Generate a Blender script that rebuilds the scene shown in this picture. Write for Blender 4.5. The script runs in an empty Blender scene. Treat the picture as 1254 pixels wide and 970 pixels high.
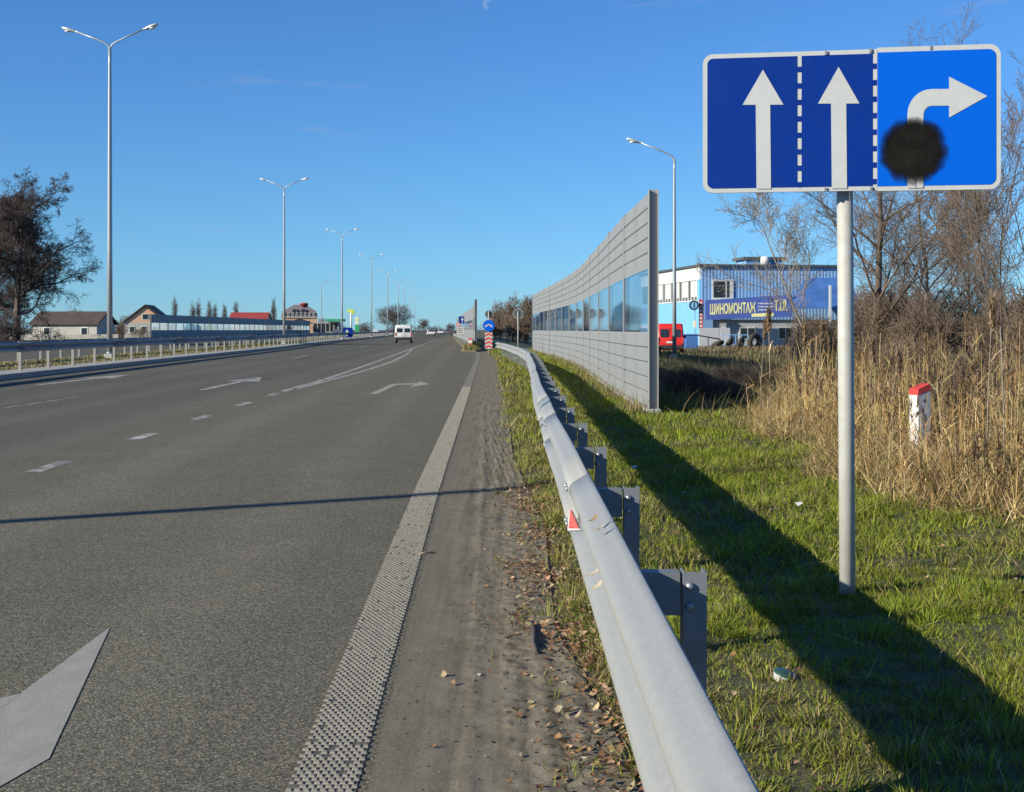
import bpy, math, random
import numpy as np
from mathutils import Vector, Matrix

# ------------------------------------------------------------------ camera, light, exposure
sc = bpy.context.scene
F, HOR, CX, CAMH = 1700.0, 404.0, 627.0, 1.4          # focal length and horizon in photo pixels, camera height in metres
cam_d = bpy.data.cameras.new('camera'); cam = bpy.data.objects.new('camera', cam_d)
sc.collection.objects.link(cam); sc.camera = cam
cam.location = (0, 0, CAMH); cam.rotation_euler = (math.radians(90), 0, 0)
cam_d.sensor_width = 36; cam_d.lens = 36 * F / 1254
cam_d.shift_y = -(485 - HOR) / 1254
cam_d.clip_start = 0.05; cam_d.clip_end = 9000

SUN_EL = math.radians(23.1)
SUN_H = Vector((0.876, 0.482))                         # horizontal direction the light travels
world = bpy.data.worlds.new('World'); sc.world = world; world.use_nodes = True
wn = world.node_tree; wn.nodes.clear()
w_out = wn.nodes.new('ShaderNodeOutputWorld'); w_bg = wn.nodes.new('ShaderNodeBackground')
w_sky = wn.nodes.new('ShaderNodeTexSky'); w_sky.sky_type = 'NISHITA'; w_sky.sun_disc = False
w_sky.sun_elevation = SUN_EL; w_sky.sun_rotation = math.atan2(-SUN_H.x, -SUN_H.y)
w_sky.air_density = 1.0; w_sky.dust_density = 0.0; w_sky.ozone_density = 3.0; w_sky.altitude = 100
w_bg.inputs[1].default_value = 0.072
# clear blue with a handful of thin low wisps
tc = wn.nodes.new('ShaderNodeTexCoord'); mp = wn.nodes.new('ShaderNodeMapping'); mp.inputs['Scale'].default_value = (9, 9, 60)
nz = wn.nodes.new('ShaderNodeTexNoise'); nz.inputs['Scale'].default_value = 1.0; nz.inputs['Detail'].default_value = 4
rp = wn.nodes.new('ShaderNodeValToRGB'); rp.color_ramp.elements[0].position = 0.64; rp.color_ramp.elements[1].position = 0.78
rp.color_ramp.elements[1].color = (0.35, 0.35, 0.35, 1)
mx = wn.nodes.new('ShaderNodeMixRGB'); mx.inputs[2].default_value = (2.6, 3.1, 4.6, 1)
hs = wn.nodes.new('ShaderNodeHueSaturation'); hs.inputs['Saturation'].default_value = 1.0
L = wn.links.new
L(tc.outputs['Generated'], mp.inputs[0]); L(mp.outputs[0], nz.inputs[0]); L(nz.outputs[0], rp.inputs[0])
# cold, very clear autumn air: bluer than the standard atmosphere, the same all round the horizon
sz = wn.nodes.new('ShaderNodeSeparateXYZ'); tr = wn.nodes.new('ShaderNodeValToRGB'); tm_ = wn.nodes.new('ShaderNodeMixRGB'); tm_.blend_type = 'MULTIPLY'; tm_.inputs[0].default_value = 1
tr.color_ramp.elements[0].color = (0.345, 0.70, 1.27, 1); tr.color_ramp.elements[1].color = (0.37, 0.70, 1.10, 1); tr.color_ramp.elements[1].position = 0.09
L(tc.outputs['Generated'], sz.inputs[0]); L(sz.outputs[2], tr.inputs[0]); L(w_sky.outputs[0], tm_.inputs[1]); L(tr.outputs[0], tm_.inputs[2])
# the pale half moon
def sky_disc(v, r0, r1):
    nv = wn.nodes.new('ShaderNodeVectorMath'); nv.operation = 'NORMALIZE'; L(tc.outputs['Generated'], nv.inputs[0])
    dt = wn.nodes.new('ShaderNodeVectorMath'); dt.operation = 'DISTANCE'; dt.inputs[1].default_value = Vector(v).normalized(); L(nv.outputs[0], dt.inputs[0])
    mr = wn.nodes.new('ShaderNodeMapRange'); mr.inputs[1].default_value = r0; mr.inputs[2].default_value = r1; mr.inputs[3].default_value = 1; mr.inputs[4].default_value = 0; L(dt.outputs['Value'], mr.inputs[0]); return mr.outputs[0]
m1 = sky_disc((-0.0176, 1, 0.2347), 0.0030, 0.0042); m2 = sky_disc((-0.0148, 1, 0.2340), 0.0022, 0.0040)
iv = wn.nodes.new('ShaderNodeMath'); iv.operation = 'SUBTRACT'; iv.use_clamp = True; L(m1, iv.inputs[0]); L(m2, iv.inputs[1])
ms = wn.nodes.new('ShaderNodeMath'); ms.operation = 'MULTIPLY'; ms.inputs[1].default_value = 0.28; L(iv.outputs[0], ms.inputs[0])
mm = wn.nodes.new('ShaderNodeMixRGB'); mm.inputs[2].default_value = (3.4, 4.2, 5.6, 1); L(ms.outputs[0], mm.inputs[0])
L(rp.outputs[0], mx.inputs[0]); L(tm_.outputs[0], hs.inputs['Color']); L(hs.outputs[0], mx.inputs[1]); L(mx.outputs[0], mm.inputs[1]); L(mm.outputs[0], w_bg.inputs[0]); L(w_bg.outputs[0], w_out.inputs[0])

sun_d = bpy.data.lights.new('sun', 'SUN'); sun = bpy.data.objects.new('sun', sun_d); sc.collection.objects.link(sun)
sun_d.energy = 4.0; sun_d.angle = math.radians(0.5); sun_d.color = (1.0, 0.935, 0.765)
sun.rotation_euler = Vector((SUN_H.x * math.cos(SUN_EL), SUN_H.y * math.cos(SUN_EL), -math.sin(SUN_EL))).to_track_quat('-Z', 'Y').to_euler()
sc.view_settings.view_transform = 'Standard'; sc.view_settings.look = 'None'
sc.view_settings.exposure = 0.83; sc.view_settings.gamma = 1; sc.view_settings.use_curve_mapping = False

# ------------------------------------------------------------------ helpers
rng = np.random.default_rng(7); random.seed(7)
COL = sc.collection
def G(x, y, z=0.0):
    "photo pixel of a point at height z -> world point"
    d = F * (CAMH - z) / (y - HOR)
    return Vector(((x - CX) / F * d, d, z))
def at(x, y, d):
    "photo pixel at a known distance -> world point"
    return Vector(((x - CX) / F * d, d, CAMH + (HOR - y) / F * d))
def tag(o, label=None, cat=None, group=None, kind=None):
    if label: o['label'] = label
    if cat: o['category'] = cat
    if group: o['group'] = group
    if kind: o['kind'] = kind
    return o
def empty(name, loc=(0, 0, 0), rz=0.0, label=None, cat=None, group=None):
    o = bpy.data.objects.new(name, None); COL.objects.link(o); o.location = loc; o.rotation_euler = (0, 0, rz)
    o.empty_display_size = 0.1
    return tag(o, label, cat, group)
def link(name, me, mat=None, parent=None, loc=None, rz=None):
    o = bpy.data.objects.new(name, me); COL.objects.link(o)
    if mat is not None and not me.materials: me.materials.append(mat)
    if parent: o.parent = parent
    if loc is not None: o.location = loc
    if rz is not None: o.rotation_euler = (0, 0, rz)
    return o
def copy_tree(o, parent=None):
    c = o.copy(); COL.objects.link(c); c.parent = parent
    for ch in list(o.children): copy_tree(ch, c)
    return c
def fast_mesh(name, verts, polys, smooth=False, col=None):
    "polys: list of int arrays (m,k)"
    verts = np.asarray(verts, np.float32); me = bpy.data.meshes.new(name)
    if not isinstance(polys, list): polys = [polys]
    me.vertices.add(len(verts)); me.vertices.foreach_set('co', verts.ravel())
    idx = np.concatenate([p.ravel() for p in polys]).astype(np.int32)
    tot = np.concatenate([np.full(len(p), p.shape[1], np.int32) for p in polys])
    st = np.concatenate([[0], np.cumsum(tot)[:-1]]).astype(np.int32)
    me.loops.add(len(idx)); me.loops.foreach_set('vertex_index', idx)
    me.polygons.add(len(tot)); me.polygons.foreach_set('loop_start', st); me.polygons.foreach_set('loop_total', tot)
    me.polygons.foreach_set('use_smooth', np.full(len(tot), smooth))
    if col is not None:
        a = me.color_attributes.new('col', 'FLOAT_COLOR', 'POINT')
        c = np.ones((len(verts), 4), np.float32); c[:, :3] = col; a.data.foreach_set('color', c.ravel())
    me.update(calc_edges=True); me.validate()
    return me
class MB:
    "collects simple shapes into one mesh"
    def __init__(s): s.v = []; s.f = []; s.sm = []
    def add(s, vs, fs, smooth=False):
        n = len(s.v); s.v += [tuple(p) for p in vs]; s.f += [tuple(i + n for i in f) for f in fs]; s.sm += [smooth] * len(fs); return s
    def box(s, x0, x1, y0, y1, z0, z1):
        return s.add([(x0,y0,z0),(x1,y0,z0),(x1,y1,z0),(x0,y1,z0),(x0,y0,z1),(x1,y0,z1),(x1,y1,z1),(x0,y1,z1)],
                     [(0,3,2,1),(4,5,6,7),(0,1,5,4),(1,2,6,5),(2,3,7,6),(3,0,4,7)])
    def bbox(s, x0, x1, y0, y1, z0, z1, b=0.01):
        "box with chamfered edges"
        v = []; f = []
        X = (x0, x1); Y = (y0, y1); Z = (z0, z1); sg = (1, -1); id = {}
        for i in (0, 1):
            for j in (0, 1):
                for k in (0, 1):
                    for a in range(3):
                        p = [X[i] + sg[i]*b, Y[j] + sg[j]*b, Z[k] + sg[k]*b]; p[a] = (X[i], Y[j], Z[k])[a]
                        id[i,j,k,a] = len(v); v.append(p)
        for a in range(3):
            o1, o2 = [q for q in range(3) if q != a]
            for e in (0, 1):
                loop = []
                for (u, w) in ((0,0),(1,0),(1,1),(0,1)):
                    t = [0,0,0]; t[a] = e; t[o1] = u; t[o2] = w; loop.append(id[t[0],t[1],t[2],a])
                f.append(tuple(loop))
            for u in (0, 1):
                for w in (0, 1):
                    t0 = [0,0,0]; t0[o1] = u; t0[o2] = w; t1 = list(t0); t1[a] = 1
                    f.append((id[(*t0,o1)], id[(*t1,o1)], id[(*t1,o2)], id[(*t0,o2)]))
        for i in (0,1):
            for j in (0,1):
                for k in (0,1): f.append((id[i,j,k,0], id[i,j,k,1], id[i,j,k,2]))
        return s.add(v, f)
    def prism(s, pts, a, b, axis='y', smooth=False):
        "2-D outline extruded from a to b; axis y: pts are (x,z), axis z: (x,y), axis x: (y,z)"
        def P(p, t): return {'y': (p[0], t, p[1]), 'z': (p[0], p[1], t), 'x': (t, p[0], p[1])}[axis]
        n = len(pts); vs = [P(p, a) for p in pts] + [P(p, b) for p in pts]
        s.add(vs, [tuple(range(n))[::-1], tuple(range(n, 2*n))])
        m = len(s.v) - 2*n
        for i in range(n):
            j = (i + 1) % n; s.f.append((m+i, m+j, m+n+j, m+n+i)); s.sm.append(smooth)
        return s
    def flat(s, pts, z):
        return s.add([(p[0], p[1], z) for p in pts], [tuple(range(len(pts)))])
    def tube(s, pts, rad, n=10, caps=True):
        pts = [Vector(p) for p in pts]
        if not hasattr(rad, '__len__'): rad = [rad] * len(pts)
        base = len(s.v); up = Vector((0, 0, 1)); prev = None
        for i, p in enumerate(pts):
            d = (pts[min(i+1, len(pts)-1)] - pts[max(i-1, 0)]).normalized()
            if prev is None: u = d.cross(up) if abs(d.z) < 0.95 else d.cross(Vector((0, 1, 0)))
            else: u = prev - d * prev.dot(d)
            u.normalize(); prev = u; w = d.cross(u)
            for k in range(n):
                a = 2*math.pi*k/n; s.v.append(tuple(p + (u*math.cos(a) + w*math.sin(a))*rad[i]))
        for i in range(len(pts) - 1):
            for k in range(n):
                k2 = (k+1) % n; s.f.append((base+i*n+k, base+i*n+k2, base+(i+1)*n+k2, base+(i+1)*n+k)); s.sm.append(True)
        if caps:
            s.f += [tuple(base+k for k in range(n))[::-1], tuple(base+(len(pts)-1)*n+k for k in range(n))]; s.sm += [False, False]
        return s
    def lathe(s, prof, n=16, c=(0, 0, 0), axis='z'):
        base = len(s.v)
        for r, h in prof:
            for k in range(n):
                a = 2*math.pi*k/n; x, y = r*math.cos(a), r*math.sin(a)
                q = {'z': (x, y, h), 'y': (x, h, y), 'x': (h, x, y)}[axis]
                s.v.append((q[0]+c[0], q[1]+c[1], q[2]+c[2]))
        for i in range(len(prof)-1):
            for k in range(n):
                k2 = (k+1) % n; s.f.append((base+i*n+k, base+i*n+k2, base+(i+1)*n+k2, base+(i+1)*n+k)); s.sm.append(True)
        s.f += [tuple(base+k for k in range(n))[::-1], tuple(base+(len(prof)-1)*n+k for k in range(n))]; s.sm += [False, False]
        return s
    def mesh(s, name, mat=None):
        me = bpy.data.meshes.new(name); me.from_pydata(s.v, [], s.f); me.polygons.foreach_set('use_smooth', s.sm)
        if mat: me.materials.append(mat)
        me.update(); return me
    def build(s, name, mat, parent=None, loc=None, rz=None):
        import bmesh
        me = s.mesh(name, mat); bm = bmesh.new(); bm.from_mesh(me); bmesh.ops.recalc_face_normals(bm, faces=bm.faces); bm.to_mesh(me); bm.free()
        return link(name, me, None, parent, loc, rz)
def text_mesh(body, size, bold=0.0, depth=0.01):
    cu = bpy.data.curves.new('t', 'FONT'); cu.body = body; cu.size = size; cu.offset = bold; cu.extrude = depth; cu.resolution_u = 2
    o = bpy.data.objects.new('t', cu); COL.objects.link(o); dg = bpy.context.evaluated_depsgraph_get()
    me = bpy.data.meshes.new_from_object(o.evaluated_get(dg)); bpy.data.objects.remove(o); bpy.data.curves.remove(cu); return me

# ------------------------------------------------------------------ materials
def hexlin(r, g, b):
    f = lambda c: (c/255/12.92) if c/255 <= 0.04045 else ((c/255+0.055)/1.055)**2.4
    return (f(r), f(g), f(b))
def new_mat(name):
    m = bpy.data.materials.new(name); m.use_nodes = True; nt = m.node_tree
    return m, nt, nt.nodes['Principled BSDF']
def N(nt, t, **kw):
    n = nt.nodes.new('ShaderNode' + t)
    for k, v in kw.items():
        if hasattr(n, k) and k not in ('Scale', 'Detail'): setattr(n, k, v)
        else: n.inputs[k].default_value = v
    return n
def noise(nt, scale, detail=4, rough=0.55, vec=None, stretch=None):
    n = N(nt, 'TexNoise', Scale=scale, Detail=detail); n.inputs['Roughness'].default_value = rough
    if vec is None:
        vec = N(nt, 'TexCoord').outputs['Object']
    if stretch:
        m = N(nt, 'Mapping'); m.inputs['Scale'].default_value = stretch; nt.links.new(vec, m.inputs[0]); vec = m.outputs[0]
    nt.links.new(vec, n.inputs['Vector']); return n.outputs['Fac']
def ramp(nt, fac, stops):
    r = N(nt, 'ValToRGB'); e = r.color_ramp.elements
    while len(e) < len(stops): e.new(0.5)
    for q, (p, c) in zip(e, stops):
        q.position = p; q.color = (*c, 1) if hasattr(c, '__len__') else (c, c, c, 1)
    nt.links.new(fac, r.inputs[0]); return r.outputs[0]
def mixc(nt, fac, a, b, mode='MIX'):
    m = N(nt, 'MixRGB', blend_type=mode)
    for s, v in ((0, fac), (1, a), (2, b)):
        if hasattr(v, 'links'): nt.links.new(v, m.inputs[s])
        elif s == 0: m.inputs[0].default_value = v
        else: m.inputs[s].default_value = (*v, 1)
    return m.outputs[0]
def bump(nt, bs, h, strength=0.3, dist=0.01):
    b = N(nt, 'Bump'); b.inputs['Strength'].default_value = strength; b.inputs['Distance'].default_value = dist
    nt.links.new(h, b.inputs['Height']); nt.links.new(b.outputs[0], bs.inputs['Normal'])
def simple(name, c, rough=0.6, metal=0.0, var=0.2, scale=3.0, bmp=0.0, bscale=40, stretch=None, dirt=None, dirt_amt=0.4):
    m, nt, bs = new_mat(name); bs.inputs['Roughness'].default_value = rough; bs.inputs['Metallic'].default_value = metal
    f = noise(nt, scale, 5, stretch=stretch)
    col = ramp(nt, f, [(0.25, tuple(x*(1-var) for x in c)), (0.75, tuple(min(1, x*(1+var)) for x in c))])
    if dirt is not None:
        g = ramp(nt, noise(nt, scale*2.7, 6, 0.65), [(0.45, 0.0), (0.75, dirt_amt)]); col = mixc(nt, g, col, dirt)
    nt.links.new(col, bs.inputs['Base Color'])
    if bmp: bump(nt, bs, noise(nt, bscale, 3), bmp)
    return m
def attr_mat(name, rough=0.7, transl=0.25):
    m, nt, bs = new_mat(name); a = N(nt, 'Attribute', attribute_name='col'); bs.inputs['Roughness'].default_value = rough
    bs.inputs['Specular IOR Level'].default_value = 0.25
    nt.links.new(a.outputs['Color'], bs.inputs['Base Color'])
    if transl:
        t = N(nt, 'BsdfTranslucent'); nt.links.new(a.outputs['Color'], t.inputs[0]); x = N(nt, 'MixShader'); x.inputs[0].default_value = transl
        nt.links.new(bs.outputs[0], x.inputs[1]); nt.links.new(t.outputs[0], x.inputs[2]); nt.links.new(x.outputs[0], nt.nodes['Material Output'].inputs[0])
    return m
M = {}
M['galv'] = simple('galvanised_steel', (0.325, 0.328, 0.312), 0.5, 0.15, 0.07, 40, dirt=(0.24, 0.225, 0.19), dirt_amt=0.45)
M['panel_shaded'] = simple('noise_panel_shaded', (0.19, 0.205, 0.225), 0.65, 0.05, 0.07, 1.2)  # shade on the barrier side turned from the sun, put into the panel colour
M['galv_dark'] = simple('weathered_shaded_steel', (0.21, 0.23, 0.25), 0.55, 0.3, 0.15, 6, dirt=(0.2, 0.19, 0.17))  # shade of verge posts and median rails tinted into the steel, plus dirt
M['post_beige'] = simple('sunlit_zinc_post', (0.30, 0.29, 0.26), 0.6, 0.15, 0.15, 6, dirt=(0.25, 0.22, 0.18))
M['lamp_pole'] = simple('painted_lamp_pole', (0.34, 0.36, 0.37), 0.4, 0.3, 0.06, 2)
M['lamp_head'] = simple('lamp_housing', (0.62, 0.63, 0.62), 0.35, 0.3, 0.06, 4)
M['lamp_glass'] = simple('lamp_lens', (0.75, 0.78, 0.78), 0.15, 0, 0.02)
M['concrete'] = simple('concrete', (0.33, 0.32, 0.30), 0.85, 0, 0.18, 2.5, 0.25, 30, dirt=(0.16, 0.15, 0.12), dirt_amt=0.5)
M['kerb'] = simple('kerb_concrete', (0.33, 0.32, 0.30), 0.85, 0, 0.15, 1.5, 0.2, 30, dirt=(0.22, 0.2, 0.17))
M['panel'] = simple('noise_panel_grey', (0.248, 0.260, 0.266), 0.65, 0.05, 0.09, 0.8, dirt=(0.17, 0.165, 0.15), dirt_amt=0.5)
M['white_paint'] = simple('white_paint', (0.62, 0.62, 0.60), 0.5, 0, 0.05, 2, dirt=(0.4, 0.38, 0.33), dirt_amt=0.3)
M['black'] = simple('black_rubber', (0.02, 0.02, 0.021), 0.75, 0, 0.3, 5)
M['dark_glass'] = simple('dark_glass', (0.02, 0.025, 0.03), 0.06, 0, 0.1, 2)
M['chrome_grey'] = simple('grey_metal', (0.35, 0.36, 0.37), 0.4, 0.5, 0.1, 4)
M['bark'] = simple('bark', (0.10, 0.078, 0.060), 0.9, 0, 0.3, 8)
M['bark_light'] = simple('bark_light', (0.26, 0.215, 0.16), 0.9, 0, 0.3, 6)
M['bark_dark'] = simple('bark_dark', (0.082, 0.062, 0.054), 0.9, 0, 0.3, 3)
M['twig_brown'] = simple('twig_brown', (0.155, 0.112, 0.080), 0.9, 0, 0.35, 2)
M['twig_far'] = simple('twig_far', (0.10, 0.085, 0.072), 0.9, 0, 0.35, 0.4)
M['veg'] = attr_mat('grass_blades'); M['leaf'] = attr_mat('dry_leaves', 0.75, 0.15)

def asphalt():
    m, nt, bs = new_mat('asphalt'); co = N(nt, 'TexCoord').outputs['Object']
    sx = N(nt, 'SeparateXYZ'); nt.links.new(co, sx.inputs[0])
    fine = noise(nt, 105, 2, 0.8, co); med = noise(nt, 1.1, 5, 0.6, co); big = noise(nt, 0.13, 3, 0.5, co, (1.6, 0.25, 1))
    vor = N(nt, 'TexVoronoi', Scale=105.0); nt.links.new(co, vor.inputs['Vector'])
    sc_c = N(nt, 'SeparateColor'); nt.links.new(vor.outputs['Color'], sc_c.inputs[0])
    c = ramp(nt, sc_c.outputs[0], [(0.0, (0.106, 0.099, 0.077)), (0.45, (0.148, 0.139, 0.109)), (0.8, (0.188, 0.176, 0.138)), (1.0, (0.268, 0.25, 0.20))])
    c = mixc(nt, 1.0, c, ramp(nt, vor.outputs['Distance'], [(0.25, (1.24, 1.24, 1.24)), (0.62, (0.56, 0.56, 0.56))]), 'MULTIPLY')
    c = mixc(nt, 1.0, c, ramp(nt, fine, [(0.32, (0.74, 0.74, 0.74)), (0.68, (1.32, 1.32, 1.32))]), 'MULTIPLY')
    c2 = ramp(nt, med, [(0.3, (0.93, 0.93, 0.94)), (0.7, (1.07, 1.06, 1.04))]); c = mixc(nt, 1.0, c, c2, 'MULTIPLY')
    c3 = ramp(nt, big, [(0.35, (0.94, 0.945, 0.96)), (0.65, (1.05, 1.045, 1.03))]); c = mixc(nt, 1.0, c, c3, 'MULTIPLY')
    # older main lanes are a bluer, darker mix than the lane next to the verge
    ma = N(nt, 'Math', operation='MULTIPLY_ADD'); ma.inputs[1].default_value = 0.0300; nt.links.new(sx.outputs[1], ma.inputs[0]); nt.links.new(sx.outputs[0], ma.inputs[2])
    lane = N(nt, 'MapRange', interpolation_type='SMOOTHSTEP'); lane.inputs[1].default_value = -6.2; lane.inputs[2].default_value = -3.6
    nt.links.new(ma.outputs[0], lane.inputs[0])
    c = mixc(nt, lane.outputs[0], mixc(nt, 1.0, c, (0.90, 0.915, 0.94), 'MULTIPLY'), mixc(nt, 1.0, c, (1.12, 1.10, 1.04), 'MULTIPLY'))
    # worn wheel paths along the lane
    wv = N(nt, 'Math', operation='SINE'); wm = N(nt, 'Math', operation='MULTIPLY'); wm.inputs[1].default_value = 3.3
    nt.links.new(ma.outputs[0], wm.inputs[0]); nt.links.new(wm.outputs[0], wv.inputs[0])
    c = mixc(nt, 1.0, c, ramp(nt, wv.outputs[0], [(0.0, (0.93, 0.93, 0.93)), (1.0, (1.05, 1.05, 1.05))]), 'MULTIPLY')
    st_ = noise(nt, 0.55, 6, 0.7, co, (1.0, 0.22, 1)); c = mixc(nt, 1.0, c, ramp(nt, st_, [(0.28, (0.80, 0.80, 0.81)), (0.42, (1.0, 1.0, 1.0)), (0.62, (1.0, 1.0, 1.0)), (0.75, (1.09, 1.08, 1.06))]), 'MULTIPLY')
    nt.links.new(c, bs.inputs['Base Color']); bs.inputs['Roughness'].default_value = 0.9; bs.inputs['Specular IOR Level'].default_value = 0.1
    h = N(nt, 'Math', operation='ADD'); nt.links.new(fine, h.inputs[0]); nt.links.new(vor.outputs['Distance'], h.inputs[1])
    bump(nt, bs, h.outputs[0], 0.3, 0.004)
    return m
M['asphalt'] = asphalt()
def road_paint(name, c, wear):
    m, nt, bs = new_mat(name); co = N(nt, 'TexCoord').outputs['Object']
    f = noise(nt, 60, 4, 0.7, co); g = noise(nt, 2.2, 5, 0.65, co); k = noise(nt, 14, 4, 0.6, co, (1, 0.35, 1))
    a = N(nt, 'Math', operation='ADD'); nt.links.new(f, a.inputs[0]); nt.links.new(g, a.inputs[1])
    w = ramp(nt, a.outputs[0], [(1.0 - wear, 0.0), (1.0 - wear + 0.22, 0.8)])
    col = mixc(nt, w, ramp(nt, k, [(0.3, tuple(x*0.82 for x in c)), (0.7, c)]), (0.085, 0.081, 0.074))
    nt.links.new(col, bs.inputs['Base Color']); bs.inputs['Roughness'].default_value = 0.85; bs.inputs['Specular IOR Level'].default_value = 0.12
    bump(nt, bs, f, 0.4, 0.004); return m
M['paint'] = road_paint('road_paint', (0.52, 0.505, 0.46), 0.03)
M['paint_worn'] = road_paint('worn_road_paint', (0.46, 0.45, 0.42), 0.12)
M['paint_arrow'] = road_paint('arrow_paint', (0.345, 0.33, 0.288), -0.01)
M['paint_base'] = road_paint('edge_line_base', (0.16, 0.148, 0.122), 0.05)
M['paint_far'] = road_paint('edge_line_far', (0.225, 0.208, 0.172), 0.0)
M['paint_dot'] = road_paint('edge_line_dots', (0.285, 0.263, 0.215), -0.02)
def dirt():
    m, nt, bs = new_mat('dirt_shoulder'); co = N(nt, 'TexCoord').outputs['Object']
    sx = N(nt, 'SeparateXYZ'); nt.links.new(co, sx.inputs[0])
    fine = noise(nt, 110, 4, 0.7, co); med = noise(nt, 5, 6, 0.65, co); st = noise(nt, 1.0, 4, 0.6, co, (16, 0.7, 1))
    d = ramp(nt, med, [(0.25, (0.155, 0.132, 0.095)), (0.55, (0.205, 0.178, 0.132)), (0.8, (0.245, 0.215, 0.163))])
    d = mixc(nt, 1.0, d, ramp(nt, fine, [(0.3, (0.72, 0.72, 0.72)), (0.7, (1.22, 1.22, 1.22))]), 'MULTIPLY')
    d = mixc(nt, 1.0, d, ramp(nt, st, [(0.36, (0.72, 0.71, 0.69)), (0.56, (1.06, 1.06, 1.06))]), 'MULTIPLY')
    asp = ramp(nt, fine, [(0.3, (0.095, 0.084, 0.065)), (0.7, (0.235, 0.208, 0.16))])
    # dusty asphalt next to the line, soil next to the grass
    ma = N(nt, 'Math', operation='MULTIPLY_ADD'); ma.inputs[1].default_value = 0.0185; nt.links.new(sx.outputs[1], ma.inputs[0]); nt.links.new(sx.outputs[0], ma.inputs[2])
    ad = N(nt, 'Math', operation='MULTIPLY_ADD'); ad.inputs[1].default_value = 0.35; nt.links.new(med, ad.inputs[0]); nt.links.new(ma.outputs[0], ad.inputs[2])
    k = N(nt, 'MapRange', interpolation_type='SMOOTHSTEP'); k.inputs[1].default_value = -0.28; k.inputs[2].default_value = 0.12; nt.links.new(ad.outputs[0], k.inputs[0])
    c = mixc(nt, k.outputs[0], asp, d); nt.links.new(c, bs.inputs['Base Color']); bs.inputs['Roughness'].default_value = 0.95; bs.inputs['Specular IOR Level'].default_value = 0.08
    h = N(nt, 'Math', operation='ADD'); nt.links.new(fine, h.inputs[0]); nt.links.new(med, h.inputs[1]); bump(nt, bs, h.outputs[0], 0.4, 0.006)
    return m
M['dirt'] = dirt()
def soil(name, cols, sc1=2.0):
    m, nt, bs = new_mat(name); f = noise(nt, sc1, 6, 0.65); g = noise(nt, 45, 4, 0.7)
    c = ramp(nt, f, cols); c = mixc(nt, 1.0, c, ramp(nt, g, [(0.3, (0.55, 0.55, 0.55)), (0.7, (1.35, 1.35, 1.35))]), 'MULTIPLY')
    nt.links.new(c, bs.inputs['Base Color']); bs.inputs['Roughness'].default_value = 0.95; bump(nt, bs, g, 0.6, 0.03); return m
M['verge'] = soil('verge_soil', [(0.3, (0.060, 0.072, 0.020)), (0.5, (0.090, 0.092, 0.030)), (0.7, (0.135, 0.108, 0.052))])
M['field'] = soil('field', [(0.3, (0.045, 0.052, 0.022)), (0.5, (0.085, 0.078, 0.038)), (0.7, (0.12, 0.098, 0.058))], 0.15)
M['median'] = soil('median_grass', [(0.35, (0.13, 0.115, 0.045)), (0.55, (0.20, 0.165, 0.085)), (0.75, (0.26, 0.22, 0.14))], 0.6)

# ------------------------------------------------------------------ the setting: ground, roads, median
def interp(tab):
    a = np.array(tab, float); return lambda z: np.interp(z, a[:, 0], a[:, 1])
kerbX = interp([(-30, -11.0), (0, -12.41), (100, -17.06), (150, -20.4), (366, -31), (800, -54), (1500, -95)])
dashX = interp([(0, -4.33), (14.17, -4.73), (30, -5.17), (170, -9.7), (300, -16), (800, -44)])
edgeX = interp([(-20, -0.2), (0, -0.5), (4.2, -0.578), (12.1, -0.743), (66, -1.63), (90, -2.2)])
rightX = interp([(-30, 0.6), (30, 0.3), (50, 0.0), (66, -0.75), (78, -1.35), (92, -2.45), (200, -8), (400, -17.5), (800, -34), (1500, -70)])
bordX = interp([(-10, 0.30), (3.4, 0.27), (4.6, 0.24), (6.5, 0.07), (9.7, 0.10), (15.3, -0.12), (30, -0.28), (66, -0.85), (90, -1.7), (120, -2.0)])
def wob(x, y, s=1.0, k=0.0):
    "cheap smooth pseudo-noise in -1..1"
    return (np.sin(x*1.7*s+k+1.3*np.sin(y*0.9*s+k)) + np.sin(y*2.1*s+2*k+1.1*np.sin(x*1.3*s)) + np.sin((x+y)*3.7*s+k*3) * 0.6) / 2.6
def strip(name, zs, lf, rf, z, mat, kind='structure', nx=2):
    zs = np.asarray(zs, float); l = lf(zs); r = rf(zs); t = np.linspace(0, 1, nx)
    X = l[:, None]*(1-t) + r[:, None]*t; V = np.stack([X, np.repeat(zs[:, None], nx, 1), np.full_like(X, z)], -1).reshape(-1, 3)
    i = np.arange((len(zs)-1)*nx).reshape(-1, nx)[:, :-1].ravel(); Fq = np.stack([i, i+1, i+nx+1, i+nx], 1)
    o = link(name, fast_mesh(name, V, Fq), mat); return tag(o, kind=kind) if kind else o
zs_far = np.concatenate([np.arange(-30, 100, 5), np.arange(100, 400, 10), np.arange(400, 1501, 50)])
g = MB().add([(-4000, -300, -0.16), (4000, -300, -0.16), (4000, 7000, -0.16), (-4000, 7000, -0.16)], [(0, 1, 2, 3)])
tag(g.build('ground', M['field']), kind='structure')
road = strip('road', zs_far, kerbX, rightX, 0.0, M['asphalt'])
strip('opposite_road', zs_far, lambda z: kerbX(z) - 16.5, lambda z: kerbX(z) - 5.2, 0.0, M['asphalt'])
sr = [(-2.2, 80), (-1.9, 92), (-1.0, 110), (1.2, 130), (6, 150), (14, 165)]
mb = MB(); mb.v = [(x - 1.3, z, -0.02) for x, z in sr] + [(x + 1.6, z, -0.02) for x, z in sr]; n = len(sr)
mb.f = [(i, n+i, n+i+1, i+1) for i in range(n-1)]; mb.sm = [False]*len(mb.f)
tag(mb.build('side_road', M['asphalt']), kind='structure')
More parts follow.
